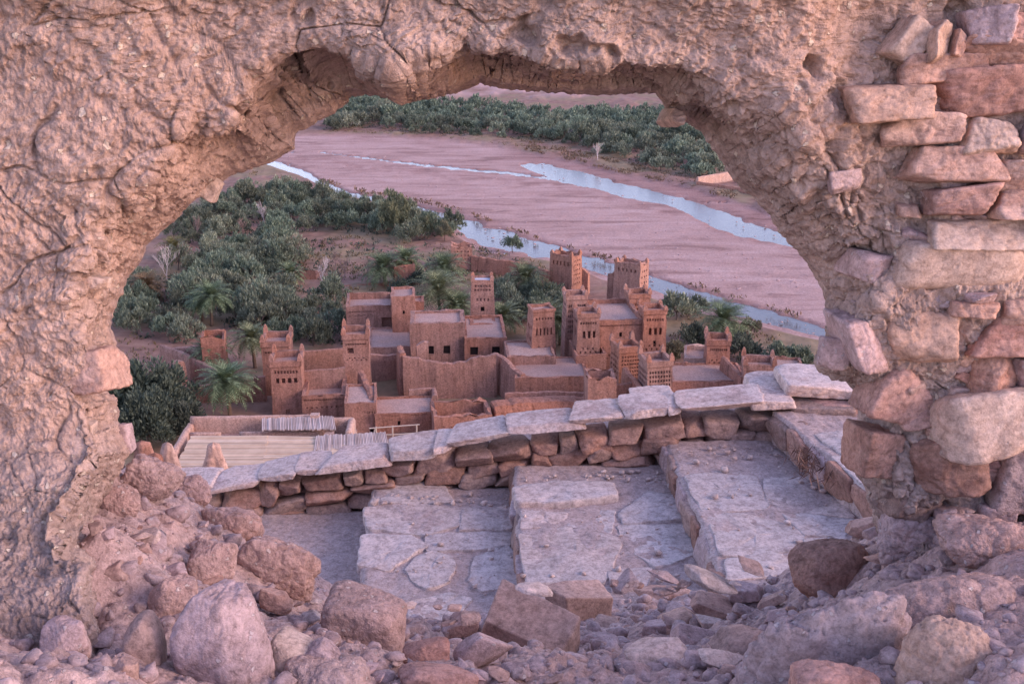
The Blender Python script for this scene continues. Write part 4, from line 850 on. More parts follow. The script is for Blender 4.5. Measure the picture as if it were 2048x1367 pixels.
# rubble slope: height field through control points (photo position, distance)
ctl = [(-300, 1500, 1.7), (1000, 1500, 2.2), (2400, 1500, 1.6), (0, 1340, 2.15), (300, 1340, 2.35), (640, 1350, 2.45), (1000, 1345, 2.55), (1400, 1345, 2.5), (1750, 1340, 2.2), (2048, 1330, 1.95),
       (650, 1250, 3.15), (850, 1290, 3.2), (1000, 1310, 3.1), (1250, 1310, 3.3), (1450, 1300, 3.2), (800, 1260, 4.2), (1000, 1250, 4.5), (1250, 1240, 4.6), (1480, 1220, 4.5), (1250, 1200, 5.2), (1450, 1185, 5.0), (1000, 1215, 5.3), (1560, 1190, 4.3),
       (100, 1180, 2.7), (250, 1150, 2.9), (400, 1150, 3.15), (560, 1165, 3.4), (330, 1060, 3.3), (470, 1080, 3.6), (420, 1010, 4.0), (350, 960, 4.2), (600, 1170, 3.9), (700, 1190, 4.2), (200, 1050, 2.95), (60, 1010, 3.1), (130, 1090, 3.0), (60, 1200, 2.8), (170, 1280, 2.7), (-200, 1050, 3.0), (240, 950, 3.5),
       (1600, 1230, 3.2), (1700, 1150, 3.3), (1800, 1080, 3.35), (1900, 1060, 3.1), (2048, 1080, 2.8), (2200, 1080, 2.8), (1700, 1080, 3.9), (1745, 1030, 3.9), (1900, 1180, 2.6)]
CP = np.array([at(x, y, Y) for x, y, Y in ctl]); extra = np.array([(-1.6, 5.2, CZ - 3.5), (-.9, 5.2, CZ - 3.75), (.2, 5.8, CZ - 3.75), (1.0, 5.8, CZ - 3.7), (1.8, 5.6, CZ - 3.6), (-2.6, 5.5, CZ - 2.9), (2.8, 5.5, CZ - 3.2), (-2.8, 7, CZ - 3.6), (0, 6.6, CZ - 4.4), (-1.5, 6.6, CZ - 4.3), (1.5, 6.6, CZ - 4.3), (3, 7, CZ - 3.6), (0, 1.2, CZ - 1.72), (-1.6, 1.2, CZ - 1.5), (1.6, 1.2, CZ - 1.45), (-3, 3, CZ - 1.5), (3, 3, CZ - 1.5)])
CP = np.concatenate([CP, extra])
def rbf_fit(P, z, lam=.002):
    d = np.linalg.norm(P[:, None] - P[None], axis=-1); n = len(P); A = np.zeros((n + 3, n + 3)); A[:n, :n] = d + 0 * lam; A[:n, :n] -= lam * np.eye(n)
    A[:n, n] = 1; A[:n, n + 1:] = P; A[n:, :n] = A[:n, n:].T; return np.linalg.solve(A, np.concatenate([z, [0, 0, 0]]))
RW = rbf_fit(CP[:, :2], CP[:, 2])
def gz(X, Y):
    Q = np.stack([np.asarray(X, float), np.asarray(Y, float)], -1); d = np.linalg.norm(Q[..., None, :] - CP[:, :2], axis=-1); n = len(CP)
    return d @ RW[:n] + RW[n] + Q @ RW[n + 1:]
def gfull(X, Y):
    P = np.stack([X, Y, 0 * X], -1)
    a = gz(X, Y); amp = 1.0
    F1, F2, ID = worley(P * 5.5 + 3); F1b, _, _ = worley(P * 17 + 8)
    pl_ = np.minimum(F2 - F1, .3) / .3 - .6; G1, G2, GI = worley(P * 11 + 4)
    a = a + .016 * pl_ + .03 * (RND[ID][..., 1] - .5) * sst(F2 - F1, 0, .2) + .006 * (np.minimum(G2 - G1, .3) / .3 - .6) + .012 * fbm(P * 12, 5, .6) + .004 * fbm(P * 60, 2)
    return a + .035 * fbm(P * 2.6, 4) + .045 * (.55 - F1) * (RND[ID][..., 0] > .35) + .008 * (.5 - F1b) + .006 * fbm(P * 40, 3)
gx = np.linspace(-2.7, 2.7, 620); gy = np.concatenate([np.linspace(1.2, 4.4, 420), np.linspace(4.42, 6.8, 120)]); GX, GY = np.meshgrid(gx, gy)
GZ = gfull(GX, GY)
tag(mesh('rubble_ground', np.stack([GX, GY, GZ], -1), gridF(*GX.shape), M['rubble'], smooth=True), kind='structure')
def hit(px, py, dflt=3.0):
    """where the line of sight first meets the rubble slope"""
    Ys = np.linspace(1.5, 5.8, 260); P = at(px, py, Ys); g = gz(P[:, 0], P[:, 1]); k = np.where(P[:, 2] < g)[0]
    return P[k[0]] if len(k) else at(px, py, dflt)

# ------------------------------------------------------------------ the broken wall with its opening
OUT = [(262, 900), (240, 850), (233, 800), (206, 772), (238, 742), (233, 690), (222, 655), (236, 600), (256, 555), (285, 520), (294, 490), (330, 458), (360, 432), (388, 400), (440, 368), (472, 348), (530, 330), (588, 300), (592, 268), (640, 243), (690, 212), (702, 190), (760, 194), (850, 195), (900, 191), (930, 180), (960, 166), (1000, 178), (1060, 184), (1100, 186), (1200, 189), (1310, 187), (1332, 222), (1360, 240), (1400, 262), (1440, 318), (1466, 360), (1500, 392), (1540, 432), (1570, 480), (1610, 520), (1640, 570), (1656, 620), (1652, 680), (1632, 726), (1690, 762), (1716, 790), (1716, 850), (1702, 900), (1692, 922), (1720, 960), (1746, 1004), (1770, 1100), (1775, 1330), (1500, 1480), (1000, 1520), (500, 1480), (250, 1400), (262, 1270), (232, 1160), (190, 1070), (205, 985)]
BW = [(190, 1070, 80), (262, 1270, 90), (262, 900, 70), (206, 772, 60), (222, 655, 75), (256, 555, 110), (294, 490, 130), (388, 400, 120), (530, 330, 130), (592, 268, 170), (690, 212, 150), (760, 194, 85), (930, 180, 110), (1060, 184, 70), (1200, 189, 80), (1310, 187, 70), (1400, 262, 130), (1500, 392, 200), (1570, 480, 200), (1656, 620, 120), (1632, 726, 90), (1716, 850, 90), (1692, 922, 110), (1770, 1100, 80), (1000, 1520, 60)]
Cx, Cy = 950, 660
o = np.array(OUT, float); on_ = np.concatenate([o, o[:1]]); seg = np.hypot(*np.diff(on_, axis=0).T); cum = np.concatenate([[0], np.cumsum(seg)])
NT = 2150; tt = np.linspace(0, cum[-1], NT, endpoint=False); ox_ = np.interp(tt, cum, on_[:, 0]); oy_ = np.interp(tt, cum, on_[:, 1])
# ragged detail on the outline
th_ = tt / 46.0; q = np.stack([th_, 0 * th_, 0 * th_], -1); vis = sst(1050 - oy_, 0, 80)
jr = (3.0 * fbm(q, 2) + 3.2 * fbm(q * 3.1, 3)) * vis
ang = np.arctan2(oy_ - Cy, ox_ - Cx); dxy = np.stack([np.cos(ang), np.sin(ang)], -1)
ox_ = ox_ + dxy[:, 0] * jr; oy_ = oy_ + dxy[:, 1] * jr
bwo = [cum[np.argmin(np.hypot(o[:, 0] - b[0], o[:, 1] - b[1]))] for b in BW]; od = np.argsort(bwo); bx = np.array(bwo)[od]; bv = np.array([b[2] for b in BW], float)[od]
bw = np.interp(tt, bx, bv, period=cum[-1]) * (1 + .35 * fbm(q * .5 + 4, 3))
# distance along the ray from the centre to the outer rectangle
def outer(ax, ay, x0=-420, x1=2480, y0=-330, y1=1900):
    tx = np.where(ax > 0, (x1 - Cx) / np.maximum(ax, 1e-6), (x0 - Cx) / np.minimum(ax, -1e-6)); ty = np.where(ay > 0, (y1 - Cy) / np.maximum(ay, 1e-6), (y0 - Cy) / np.minimum(ay, -1e-6)); return np.minimum(tx, ty)
rS = np.hypot(ox_ - Cx, oy_ - Cy); rO = outer(dxy[:, 0], dxy[:, 1]); ka = np.exp(-((np.arange(-60, 61)) / 25.0) ** 2); ka /= ka.sum()
rows_px = []; rows_Y = []; rows_s = []
def front_Y(px_, py_):
    return 2.97 + .095 * sst(px_, 1600, 1760) * sst(1180 - py_, 0, 150) - .12 * sst(py_, 820, 1000) * sst(900 - px_, 0, 300) - .34 * sst(py_, 900, 1420) * sst(420 - px_, 0, 260) - .08 * sst(500 - px_, 0, 400) - .1 * sst(60 - py_, 0, 200)
YS = 3.42; NB, NC = 10, 110
for k in range(NB):                       # back face, out from the silhouette edge
    t = 1 - k / NB; r = rS + 150 * t ** 1.2; rows_px.append((Cx + dxy[:, 0] * r, Cy + dxy[:, 1] * r)); rows_Y.append(np.full(NT, YS + .25 * t ** .5)); rows_s.append(np.full(NT, -t))
for k in range(NC + 1):                   # sloping reveal between the silhouette and the front face
    t = k / NC; a = math.pi / 2 * t; r = rS + bw * (.45 * t + .55 * (1 - math.cos(a))); X = Cx + dxy[:, 0] * r; Yp = Cy + dxy[:, 1] * r; fY = front_Y(X, Yp)
    rows_px.append((X, Yp)); rows_Y.append(YS + (fY - YS) * (.35 * t + .65 * math.sin(a))); rows_s.append(np.full(NT, t))
NF_ = 320; rI = rS + bw; gap = np.maximum(rO - rI, 60)
for k in range(1, NF_ + 1):
    t = k / NF_; r = rI + gap * (.75 * t + .25 * t * t); X = Cx + dxy[:, 0] * r; Yp = Cy + dxy[:, 1] * r; rows_px.append((X, Yp)); rows_Y.append(front_Y(X, Yp)); rows_s.append(np.full(NT, 1 + t))
PX = np.array([r[0] for r in rows_px]); PY = np.array([r[1] for r in rows_px]); YW = np.array(rows_Y); SS = np.array(rows_s)
P = at(PX, PY, YW)
def grid_n(P):
    a = np.gradient(P, axis=0); b = np.roll(P, -1, 1) - np.roll(P, 1, 1); n = np.cross(a, b); n /= np.linalg.norm(n, axis=-1)[..., None] + 1e-12
    return n
N = grid_n(P); N *= np.where(N[NB + NC + 40, :, 1].mean() > 0, -1, 1)
lip = np.exp(-((SS - .75) / .75) ** 2) * (SS >= 0) * (1 - .6 * sst(PY, 560, 760) * (PX < 800))             # near the lip the surface is lumpy
edge = sst(SS, 0, .35)                                       # keep the traced silhouette
topleft = sst(1250 - PX, 0, 300) * sst(620 - PY, 0, 200)
warp = np.stack([fbm(P * 3 + 2, 3), fbm(P * 3 + 40, 3), fbm(P * 3 + 80, 3)], -1) * .06
F1, F2, ID = worley((P + warp) * np.array([4.2, 2.5, 4.2])); crackw = F2 - F1
F1b, F2b, IDb = worley((P + warp * .6) * 9.5 + 5)
F1c, F2c, IDc = worley(P * 24 + 9)
crn = sst(fbm(P * 2.4 + 60, 3) + .35 * topleft, -.2, .2)
crack = np.exp(-(crackw / .015) ** 2) * crn * (.35 + .65 * np.maximum(topleft, lip)) * sst(SS, .3, .9)
crackb = np.exp(-((F2b - F1b) / .045) ** 2) * sst(fbm(P * 2.3 + 90, 3), .0, .5) * sst(SS, .3, .9)
D_ = .038 * (1 - .35 * topleft) * fbm(P * 2.3, 4) * edge
plate = np.minimum(F2 - F1, .22) / .22; plateb = np.minimum(F2b - F1b, .25) / .25
D_ += ((.002 + .006 * lip) * (plate - .7) + (.008 + .026 * lip) * (1 - .45 * topleft) * gn(P * 4.2 + 300)) * sst(SS, .1, .7)
D_ += ((.001 + .007 * lip) * (plateb - .7) + (.004 + .014 * lip) * (1 - .5 * topleft) * fbm(P * 9 + 400, 3)) * (sst(fbm(P * 2 + 500, 2), -.5, .4))
D_ += (.004 + .006 * lip) * (.5 - F1c) * (RND[IDc][..., 1] > .5)
D_ += (.007 - .0028 * topleft) * fbm(P * 18, 5, .65) + .0045 * fbm(P * 55, 3, .7) + .0025 * gn(P * 150) - .006 * sst(gn(P * 34 + 70), .35, .8)
for (qx, qy, ra, rb, amp) in ((640, 175, 75, 55, -.17), (560, 250, 60, 40, -.07), (790, 110, 120, 85, .06), (990, 150, 100, 30, -.09), (1240, 168, 110, 26, -.08), (470, 300, 50, 30, -.06), (150, 430, 30, 24, -.03), (1110, 90, 130, 60, .03), (1380, 250, 60, 40, -.06), (1600, 380, 90, 60, .03)):
    D_ += amp * np.exp(-((PX - qx) / ra) ** 2 - ((PY - qy) / rb) ** 2) * sst(SS, 0, .25)
D_ -= .020 * crack + .010 * crackb
C1, C2, CI = worley((P + warp * .5) * 21 + 33); E1, E2, EI = worley((P + warp * .3) * 47 + 71)
chip = sst(fbm(P * 3.3 + 700, 3), -.35, .25)
D_ += (.009 * (RND[CI][..., 0] - .5) * chip + .008 * (RND[EI][..., 0] - .5) * (.35 + .65 * chip)) * sst(SS, .05, .4) * (1 + .5 * lip)
hole = sst(fbm(P * 6.5 + 200, 3), .55, .95) * (.25 + lip) * .05; D_ -= hole * sst(SS, .1, .5)
rightmud = sst(PX, 1480, 1640) * sst(1100 - PY, 0, 60); D_ += rightmud * (.02 * fbm(P * 7 + 11, 4)) * edge
# undercut ledges along the top lip
D_ *= (SS > -.95) * 1.0
P2 = P + N * D_[..., None] * np.where(SS < .15, .35, 1)[..., None]
ew = empty('mud_wall', (0, 3.2, CZ - 2.2), label='thick crumbling mud wall with a large broken opening framing the view', cat='wall')
eo = np.array([0, 3.2, CZ - 2.2])
mesh('mud_core', (P2 - eo).reshape(-1, 3), gridF(P2.shape[0], NT, True), M['mud'], ew, False)
# masonry set in the right-hand part of the wall, and single stones stuck in the mud
ST = [(1752, 52, 1828, 130, 30, 'stonepale', 0), (1826, 52, 1876, 116, 4, 'stonegold', 0), (1872, 72, 1902, 120, 10, 'stone', 0), (1905, 28, 1992, 92, -6, 'stonegrey', 0), (1902, 86, 2032, 132, 7, 'stone', 0), (2028, 78, 2110, 120, 0, 'stone', 0),
      (1782, 122, 1946, 170, -6, 'stone', 0), (1862, 142, 2090, 228, -7, 'stonered', 0), (1686, 176, 1856, 238, -6, 'stonegold', 1), (1746, 234, 1900, 290, -3, 'stone', 0), (1910, 236, 2008, 304, 4, 'stonepale', 0), (2012, 230, 2090, 308, 0, 'stonegrey', 0), (1866, 192, 1930, 234, 8, 'stone', -1),
      (1790, 298, 1980, 366, -1, 'stone', 0), (1966, 324, 2090, 380, 3, 'stone', 0), (1834, 372, 1964, 430, -2, 'stonered', 0), (1968, 384, 2090, 434, 2, 'stone', 0), (1840, 436, 2030, 490, 4, 'stonepale', 0), (2032, 440, 2110, 482, 0, 'stonered', 0),
      (1764, 478, 2042, 576, 2, 'stonepale', 2), (1762, 574, 1884, 610, 0, 'stonegrey', -1), (1874, 592, 1970, 622, 3, 'stone', 0), (1900, 577, 1966, 598, 0, 'stonegrey', 0), (1976, 590, 2080, 636, -4, 'stone', 0), (1746, 612, 1898, 712, 3, 'stonegold', 0), (1916, 628, 2120, 704, -1, 'stonered', 0),
      (1896, 662, 1926, 722, 20, 'stone', -1), (1688, 634, 1746, 738, -18, 'stonegrey', 0), (1922, 708, 2008, 786, 2, 'stone', 0), (2006, 706, 2110, 786, -3, 'stonegrey', 0), (1862, 786, 2080, 902, -3, 'stonepale', 1), (1722, 730, 1850, 834, 16, 'stonered', -1), (1812, 858, 1964, 962, -12, 'walling', 0),
      (1966, 880, 2120, 1004, 0, 'clod', 0), (1936, 996, 2006, 1046, 5, 'stonegrey', 0), (1858, 1000, 1922, 1042, -8, 'stonegrey', 0), (1760, 960, 1850, 1030, 14, 'walling', -1), (1700, 858, 1790, 940, 8, 'walling', -1), (1640, 676, 1700, 730, 8, 'stonegrey', -1), (1975, 40, 2100, 84, 3, 'stonered', 0), (1700, 600, 1760, 640, 6, 'stonegrey', -1), (1690, 500, 1768, 560, 14, 'stonegrey', -1),
      (386, 350, 440, 394, 22, 'stonepale', 3), (168, 553, 216, 574, 8, 'stonepale', 1), (150, 700, 240, 782, -14, 'stone', 1), (232, 846, 264, 904, -6, 'stonegrey', 3), (72, 700, 100, 730, 5, 'stonepale', 1), (172, 842, 190, 864, 9, 'stonepale', 1), (88, 782, 126, 830, 12, 'stonegrey', 1), (140, 258, 160, 282, 9, 'stonepale', 1), (1650, 340, 1716, 380, -4, 'stonegrey', 1), (1330, 220, 1350, 250, 30, 'stonegold', 3)]
for i, (x0, y0, x1, y1, rot, mk, out_) in enumerate(ST):
    big_ = x1 - x0 > 200; Yc = {0: 3.125, 1: 3.06, 2: 3.12, 3: 3.30, -1: 3.17}[out_]
    if x1 < 700: Yc = 2.97 if out_ == 1 else 3.30
    c = at((x0 + x1) / 2, (y0 + y1) / 2, Yc); s = 1 / ppm(Yc, c[2]); hx, hz = (x1 - x0) * s / 2 * 1.05, (y1 - y0) * s / 2 * 1.15
    hy = .13 if out_ != -1 else .11; hy = min(hy, max(.03, hx * 1.2)) if x1 < 700 or 1600 < x1 < 1720 else hy
    rnd = out_ == 2 or mk == 'stonepale' and y0 > 700 and x0 > 1700
    V, F = rock_data((hx, hy, hz), 900 + i, n=34 if hx > .06 else 22, box=True, cuts=6 if not rnd else 9, p=9 if rnd else 20, rough=.075 if not rnd else .05, fr=2.4, chip=(.95, 1.4), tilt=.13, chunk=.35)
    V = V @ rotm(ry=R(rot), rx=-PITCH * .5).T
    o_ = mesh('stone', V, F, M[mk], ew, True); o_.location = c - eo
    lb = {'stonepale': 'smooth pale stone', 'stonered': 'dark red stone', 'stonegold': 'orange tan stone', 'stonegrey': 'mauve grey stone'}.get(mk)
    if lb: o_['label'] = lb
rg = random.Random(3)
for i in range(60):                        # chinking between the big stones
    x = rg.uniform(1800, 2060); y = rg.uniform(70, 1000); s_ = rg.uniform(14, 30); c = at(x, y, 3.13); s = 1 / ppm(3.13, c[2])
    V, F = rock_data((s_ * s * rg.uniform(.8, 1.6), .07, s_ * s * .55), 1300 + i, n=14, cuts=6); V = V @ rotm(ry=rg.uniform(-.4, .4)).T
    mesh('stone', V, F, M[rg.choice(['stone', 'stonegrey', 'stonered'])], ew, True).location = c - eo

# ------------------------------------------------------------------ parapet along the stairs
YP = 7.42
ep = empty('stone_parapet', (0, YP, TZ[1]), label='low dry stone parapet capped with pale slabs, running along the stairs', cat='parapet'); po = np.array([0, YP, TZ[1]])
CPN = [(325, 425, 962, 986), (422, 516, 955, 985), (514, 592, 940, 968), (590, 657, 930, 957), (655, 777, 908, 946), (774, 872, 888, 930), (868, 902, 884, 906), (895, 1016, 864, 893), (1012, 1156, 840, 872), (1150, 1250, 822, 853), (1246, 1342, 806, 844), (1338, 1366, 806, 836), (1358, 1518, 796, 824), (1505, 1592, 792, 828), (1585, 1720, 800, 850), (1715, 1800, 770, 840)]
for i, (x0, x1, ya, yb) in enumerate(CPN):
    c = at((x0 + x1) / 2, (ya + yb) / 2, YP); s = 1 / ppm(YP, c[2]); hx = (x1 - x0) * s / 2 * 1.04; hz = max(.04, (yb - ya) * s / 2 * .95 if i < 13 else (yb - ya) * s / 2)
    sl_ = -.12 if i < 11 else -.03
    hz *= .55 if i < 11 else .65
    V, F = rock_data((hx * 1.02, .18, hz), 1500 + i, n=44, cuts=8, p=20, rough=.05, fr=3.2, chip=(1.05, 1.5), tilt=.09, chunk=.3)
    V = V @ rotm(ry=sl_ - .04 * ((i * 37) % 5 - 2) * .4, rz=.05 * ((i * 53) % 7 - 3) / 3).T
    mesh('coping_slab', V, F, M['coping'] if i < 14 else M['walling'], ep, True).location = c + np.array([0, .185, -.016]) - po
def slab(x0, x1, ya, yb, Y, hy, seed, ry=0., mk='coping'):
    c = at((x0 + x1) / 2, (ya + yb) / 2, Y); s = 1 / ppm(Y, c[2]); V, F = rock_data(((x1 - x0) * s / 2, hy, max(.03, (yb - ya) * s / 2)), seed, n=34, cuts=7, p=18, rough=.04, chip=(1.05, 1.45), tilt=.06)
    mesh('coping_slab', V @ rotm(ry=ry).T, F, M[mk], ep, True).location = c + np.array([0, hy * .8, 0]) - po
slab(1566, 1706, 768, 798, 7.55, .28, 1550, .02); slab(1660, 1720, 770, 795, 7.9, .2, 1551, .0); slab(1500, 1590, 775, 800, 7.8, .22, 1552, -.1); slab(1270, 1352, 796, 818, 7.75, .16, 1553, -.1)
BOT = [(380, 1075), (420, 1050), (515, 1062), (600, 1035), (740, 1000), (760, 990), (1025, 955), (1340, 925), (1590, 895), (1640, 885), (1720, 850)]
CBT = [(380, 990), (420, 988), (515, 968), (590, 956), (655, 948), (775, 930), (870, 908), (1015, 890), (1155, 870), (1250, 853), (1340, 842), (1500, 824), (1585, 828), (1720, 845)]
rg = random.Random(21); ns = 0
def course(f0, f1, wmin, wmax):
    x = 400
    while x < 1590:
        w = rg.uniform(wmin, wmax); xm = x + w / 2; b0, b1 = itp(xm, CBT), itp(xm, BOT); a, b_ = b0 + (b1 - b0) * (f0 + rg.uniform(-.07, .07)), b0 + (b1 - b0) * (f1 + rg.uniform(-.07, .07))
        yield x, x + w, a, b_; x += w
for (f0, f1, wm, wx_) in ((-.02, .40, 36, 88), (.36, .72, 34, 92), (.68, 1.06, 40, 104)):
    for (x0, x1, ya, yb) in course(f0, f1, wm, wx_):
        Yc = YP + .05 + rg.uniform(-.015, .03); c = at((x0 + x1) / 2, (ya + yb) / 2, Yc + .1); s = 1 / ppm(Yc, c[2]); sl_ = math.atan2(itp(x1, CBT) - itp(x0, CBT), x1 - x0) * .6
        V, F = rock_data(((x1 - x0) * s / 2 * 1.06, .16, (yb - ya) * s / 2 * 1.1), 1700 + ns, n=20, cuts=8, p=20, rough=.06, fr=2.4, chip=(.95, 1.4), tilt=.17, chunk=.25); ns += 1
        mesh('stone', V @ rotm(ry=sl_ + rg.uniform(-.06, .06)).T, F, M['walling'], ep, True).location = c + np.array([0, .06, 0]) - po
for i, (x0, x1, ya, yb, rt, mk) in enumerate([(1620, 1730, 800, 850, 0, 'stonered'), (1592, 1640, 825, 885, .9, 'walling'), (1640, 1740, 845, 870, 0, 'coping')]):
    c = at((x0 + x1) / 2, (ya + yb) / 2, YP + .1); s = 1 / ppm(YP, c[2]); V, F = rock_data(((x1 - x0) * s / 2, .2, (yb - ya) * s / 2), 1880 + i, n=24, cuts=5, p=16, rough=.04)
    mesh('stone', V @ rotm(ry=rt).T, F, M[mk], ep, True).location = c + np.array([0, .1, 0]) - po
mbk = []; 
for x in np.linspace(380, 1720, 30):
    t_ = at(x, itp(x, CBT) + 6, YP + .28); mbk.append([(t_[0], YP + .2, TZ[0] - .6), (t_[0], YP + .2, t_[2]), (t_[0], YP + .62, t_[2]), (t_[0], YP + .62, TZ[0] - .9)])
mesh('core', (np.array(mbk) - po).reshape(-1, 3), gridF(30, 4), M['rubble'], ep)

# ------------------------------------------------------------------ boulders, clods and loose stones on the rubble
def boulder(x0, y0, x1, y1, mk, label, seed, rot=0., name='boulder', cat='boulder', group='boulders in the rubble', box=False, p=20, rough=.07, cuts=14, fr=2.0, dep=.8, n=48, chunk=.3, taper=0.,  chip=(.78, 1.25), tilt=.2, lift=0, yaw=None, Y=None):
    xc, yc = (x0 + x1) / 2, (y0 + y1) / 2
    g = hit(xc, min(y1 - .22 * (y1 - y0), 1366)) if Y is None else at(xc, y1, Y)
    Yc = g[1] + .0; c = at(xc, yc, Yc); s = 1 / ppm(Yc, c[2]); hx, hz = (x1 - x0) * s / 2, (y1 - y0) * s / 2 * 1.05
    hh_ = hz; hy = min((hx + hz) / 2 * dep, hh_ * 1.15)
    hz = max(.4 * hh_, (hh_ - .5 * hy) / .87 if box else math.sqrt(max(hh_ ** 2 - (.5 * hy) ** 2, 0)) / .87)
    V, F = rock_data((hx, hy, hz), seed, n=n, box=box, cuts=cuts, p=p, rough=rough, fr=fr, chip=chip, tilt=tilt, chunk=chunk)
    if box: V = V * .93
    if taper: V[:, 0] *= 1 - taper * V[:, 2] / hz
    V = V @ rotm(rx=0 if box else -PITCH * .4, ry=rot, rz=(seed * .37 % 1 - .5) * .3 if yaw is None else yaw).T
    o_ = mesh(name, V, F, M[mk], None, True); o_.location = at(xc, yc, Yc + hy * .35); return tag(o_, label, cat, group)
CL = dict(name='earth_clod', cat='clod', group='fallen clods of mud', p=8, rough=.10, fr=3.0, cuts=9, chunk=.6)
boulder(338, 1178, 545, 1390, 'stonegrey', 'biggest mauve boulder at the bottom of the rubble, left of centre', 2001, .12, p=14, rough=.05, cuts=8, taper=.42, chunk=.4)
boulder(248, 1230, 338, 1348, 'stone', 'smooth rounded slab leaning beside the biggest mauve boulder', 2002, -.25, p=8, rough=.03, cuts=4)
boulder(298, 1152, 396, 1272, 'clod', 'grainy grey boulder perched above the smooth leaning slab', 2003, .3, rough=.08)
boulder(372, 1078, 470, 1178, 'clod', 'pale rough boulder catching light above the biggest boulder', 2004, .1, rough=.09)
boulder(520, 1255, 632, 1360, 'stonepale', 'tan wedge shaped stone against the right flank of the biggest boulder', 2005, .25, box=True, p=12, rough=.05)
boulder(600, 1262, 684, 1365, 'stonegrey', 'mauve stone leaning on the tan wedge', 2006, .5, box=True, p=12)
boulder(218, 1318, 282, 1390, 'stone', 'small round pinkish stone at the foot of the smooth slab', 2007, .2)
boulder(198, 972, 276, 1042, 'clod', 'rounded clod wedged in the dark cleft under the broken wall', 2008, .15, **CL)
boulder(250, 910, 356, 1010, 'clod', 'lumpy clod leaning on the wall foot above the cleft', 2009, .7, **CL)
boulder(348, 950, 420, 1022, 'clod', 'pinkish clod lying against the left end of the parapet', 2010, -.2, **CL)
boulder(400, 1008, 520, 1090, 'clod', 'broad pink clod at the edge of the lowest step', 2011, .1, **CL)
boulder(466, 1072, 636, 1190, 'clod', 'large soft pink clod spilling onto the lowest step', 2012, .2, **CL)
boulder(516, 1168, 590, 1236, 'stone', 'small pointed stone between the pink clod and the tan wedge', 2013, .4, box=True)
boulder(640, 1150, 826, 1330, 'clod', 'large faceted pink earth block in front of the second step', 2014, .25, name='earth_clod', cat='clod', group='fallen clods of mud', box=True, p=9, rough=.07)
boulder(560, 1320, 760, 1420, 'clod', 'low mauve block at the bottom edge right of the biggest boulder', 2015, .1, **CL)
boulder(946, 1206, 1176, 1336, 'stone', 'biggest angular pink block in the middle of the rubble', 2016, .14, box=True, p=44, rough=.022, cuts=4, chip=(1.12, 1.5), tilt=.14, dep=.55, yaw=-.62, chunk=.06, fr=3.5)
boulder(1098, 1164, 1232, 1262, 'stone', 'angular tan block behind the biggest pink block', 2017, .2, box=True, p=40, rough=.025, cuts=4, chip=(1.1, 1.5), yaw=.5, dep=.5)
boulder(898, 1262, 1000, 1345, 'stonegrey', 'thin grey slab leaning in front of the biggest pink block', 2018, -.55, box=True, p=18, rough=.03, dep=.45)
boulder(1030, 1160, 1102, 1194, 'coping', 'flat white slab by the third step, behind the biggest pink block', 2019, .1, box=True, p=18, dep=1.4)
boulder(878, 1216, 964, 1290, 'stonered', 'flaky red slab on the rubble left of the biggest pink block', 2020, -.3, box=True, p=16)
boulder(800, 1266, 900, 1340, 'stonered', 'low reddish slab behind the thin leaning slab', 2021, -.1, box=True, p=12)
boulder(1160, 1254, 1240, 1316, 'stonegrey', 'triangular grey stone right of the biggest pink block', 2022, .2, box=True, p=14)
boulder(790, 1330, 960, 1400, 'stonered', 'reddish boulder cut by the bottom edge below the thin slab', 2023, .1)
boulder(1576, 1074, 1748, 1198, 'walling', 'dark brown boulder in shade at the right end of the steps', 2024, -.25, rough=.07, p=9)
boulder(1742, 1012, 1900, 1136, 'stonegrey', 'lumpy grey clod under the right-hand masonry', 2025, .1, **CL)
boulder(1880, 1030, 2080, 1140, 'clod', 'broad heap of grey clods at the right edge under the masonry', 2026, .0, **CL)
boulder(1640, 1112, 2200, 1500, 'clod', 'huge pale pitted boulder filling the lower right corner', 2027, .0, Y=2.4, rough=.08, p=6, fr=3.2, n=80, dep=.6, chunk=.45)
boulder(1445, 1205, 1800, 1600, 'stonegrey', 'large bluish near boulder left of the huge pitted one', 2028, .12, Y=2.3, rough=.09, box=True, p=5, n=70, chunk=.5, fr=3.0, cuts=3, dep=.5, tilt=.15)
boulder(1790, 1238, 2000, 1440, 'stonegold', 'golden edged boulder in front of the huge pitted one', 2029, .2, Y=2.05, rough=.08, p=8, n=56, chunk=.6)
boulder(1580, 1330, 1760, 1460, 'stonered', 'dark red stone at the bottom edge between the two large near boulders', 2030, .1, Y=2.05)
boulder(80, 1240, 180, 1352, 'stonegrey', 'pale upright stone set in the heap at the lower left corner', 2032, .05, Y=2.42)
LS = [(1218, 1140, 1280, 1190), (1284, 1166, 1400, 1212), (1372, 1134, 1462, 1186), (1456, 1150, 1522, 1216), (1280, 1188, 1322, 1216), (1326, 1200, 1380, 1246), (1378, 1190, 1478, 1246), (1238, 1268, 1370, 1346), (1340, 1250, 1440, 1310), (1430, 1244, 1530, 1322), (1284, 1230, 1332, 1292), (1516, 1184, 1572, 1212), (1396, 1226, 1440, 1262), (1460, 1206, 1530, 1246), (1180, 1230, 1240, 1262), (1300, 1140, 1360, 1166), (1330, 1222, 1390, 1262), (1400, 1300, 1470, 1340), (1530, 1210, 1580, 1250), (1480, 1120, 1530, 1150), (700, 1320, 760, 1356), (640, 1236, 690, 1270), (590, 1216, 640, 1256), (1010, 1320, 1060, 1352), (430, 1180, 470, 1210), (330, 1120, 372, 1158), (212, 1110, 262, 1180), (270, 1050, 330, 1100), (200, 1050, 230, 1085), (180, 1040, 210, 1070), (1790, 1000, 1850, 1040), (1690, 1030, 1750, 1080)]
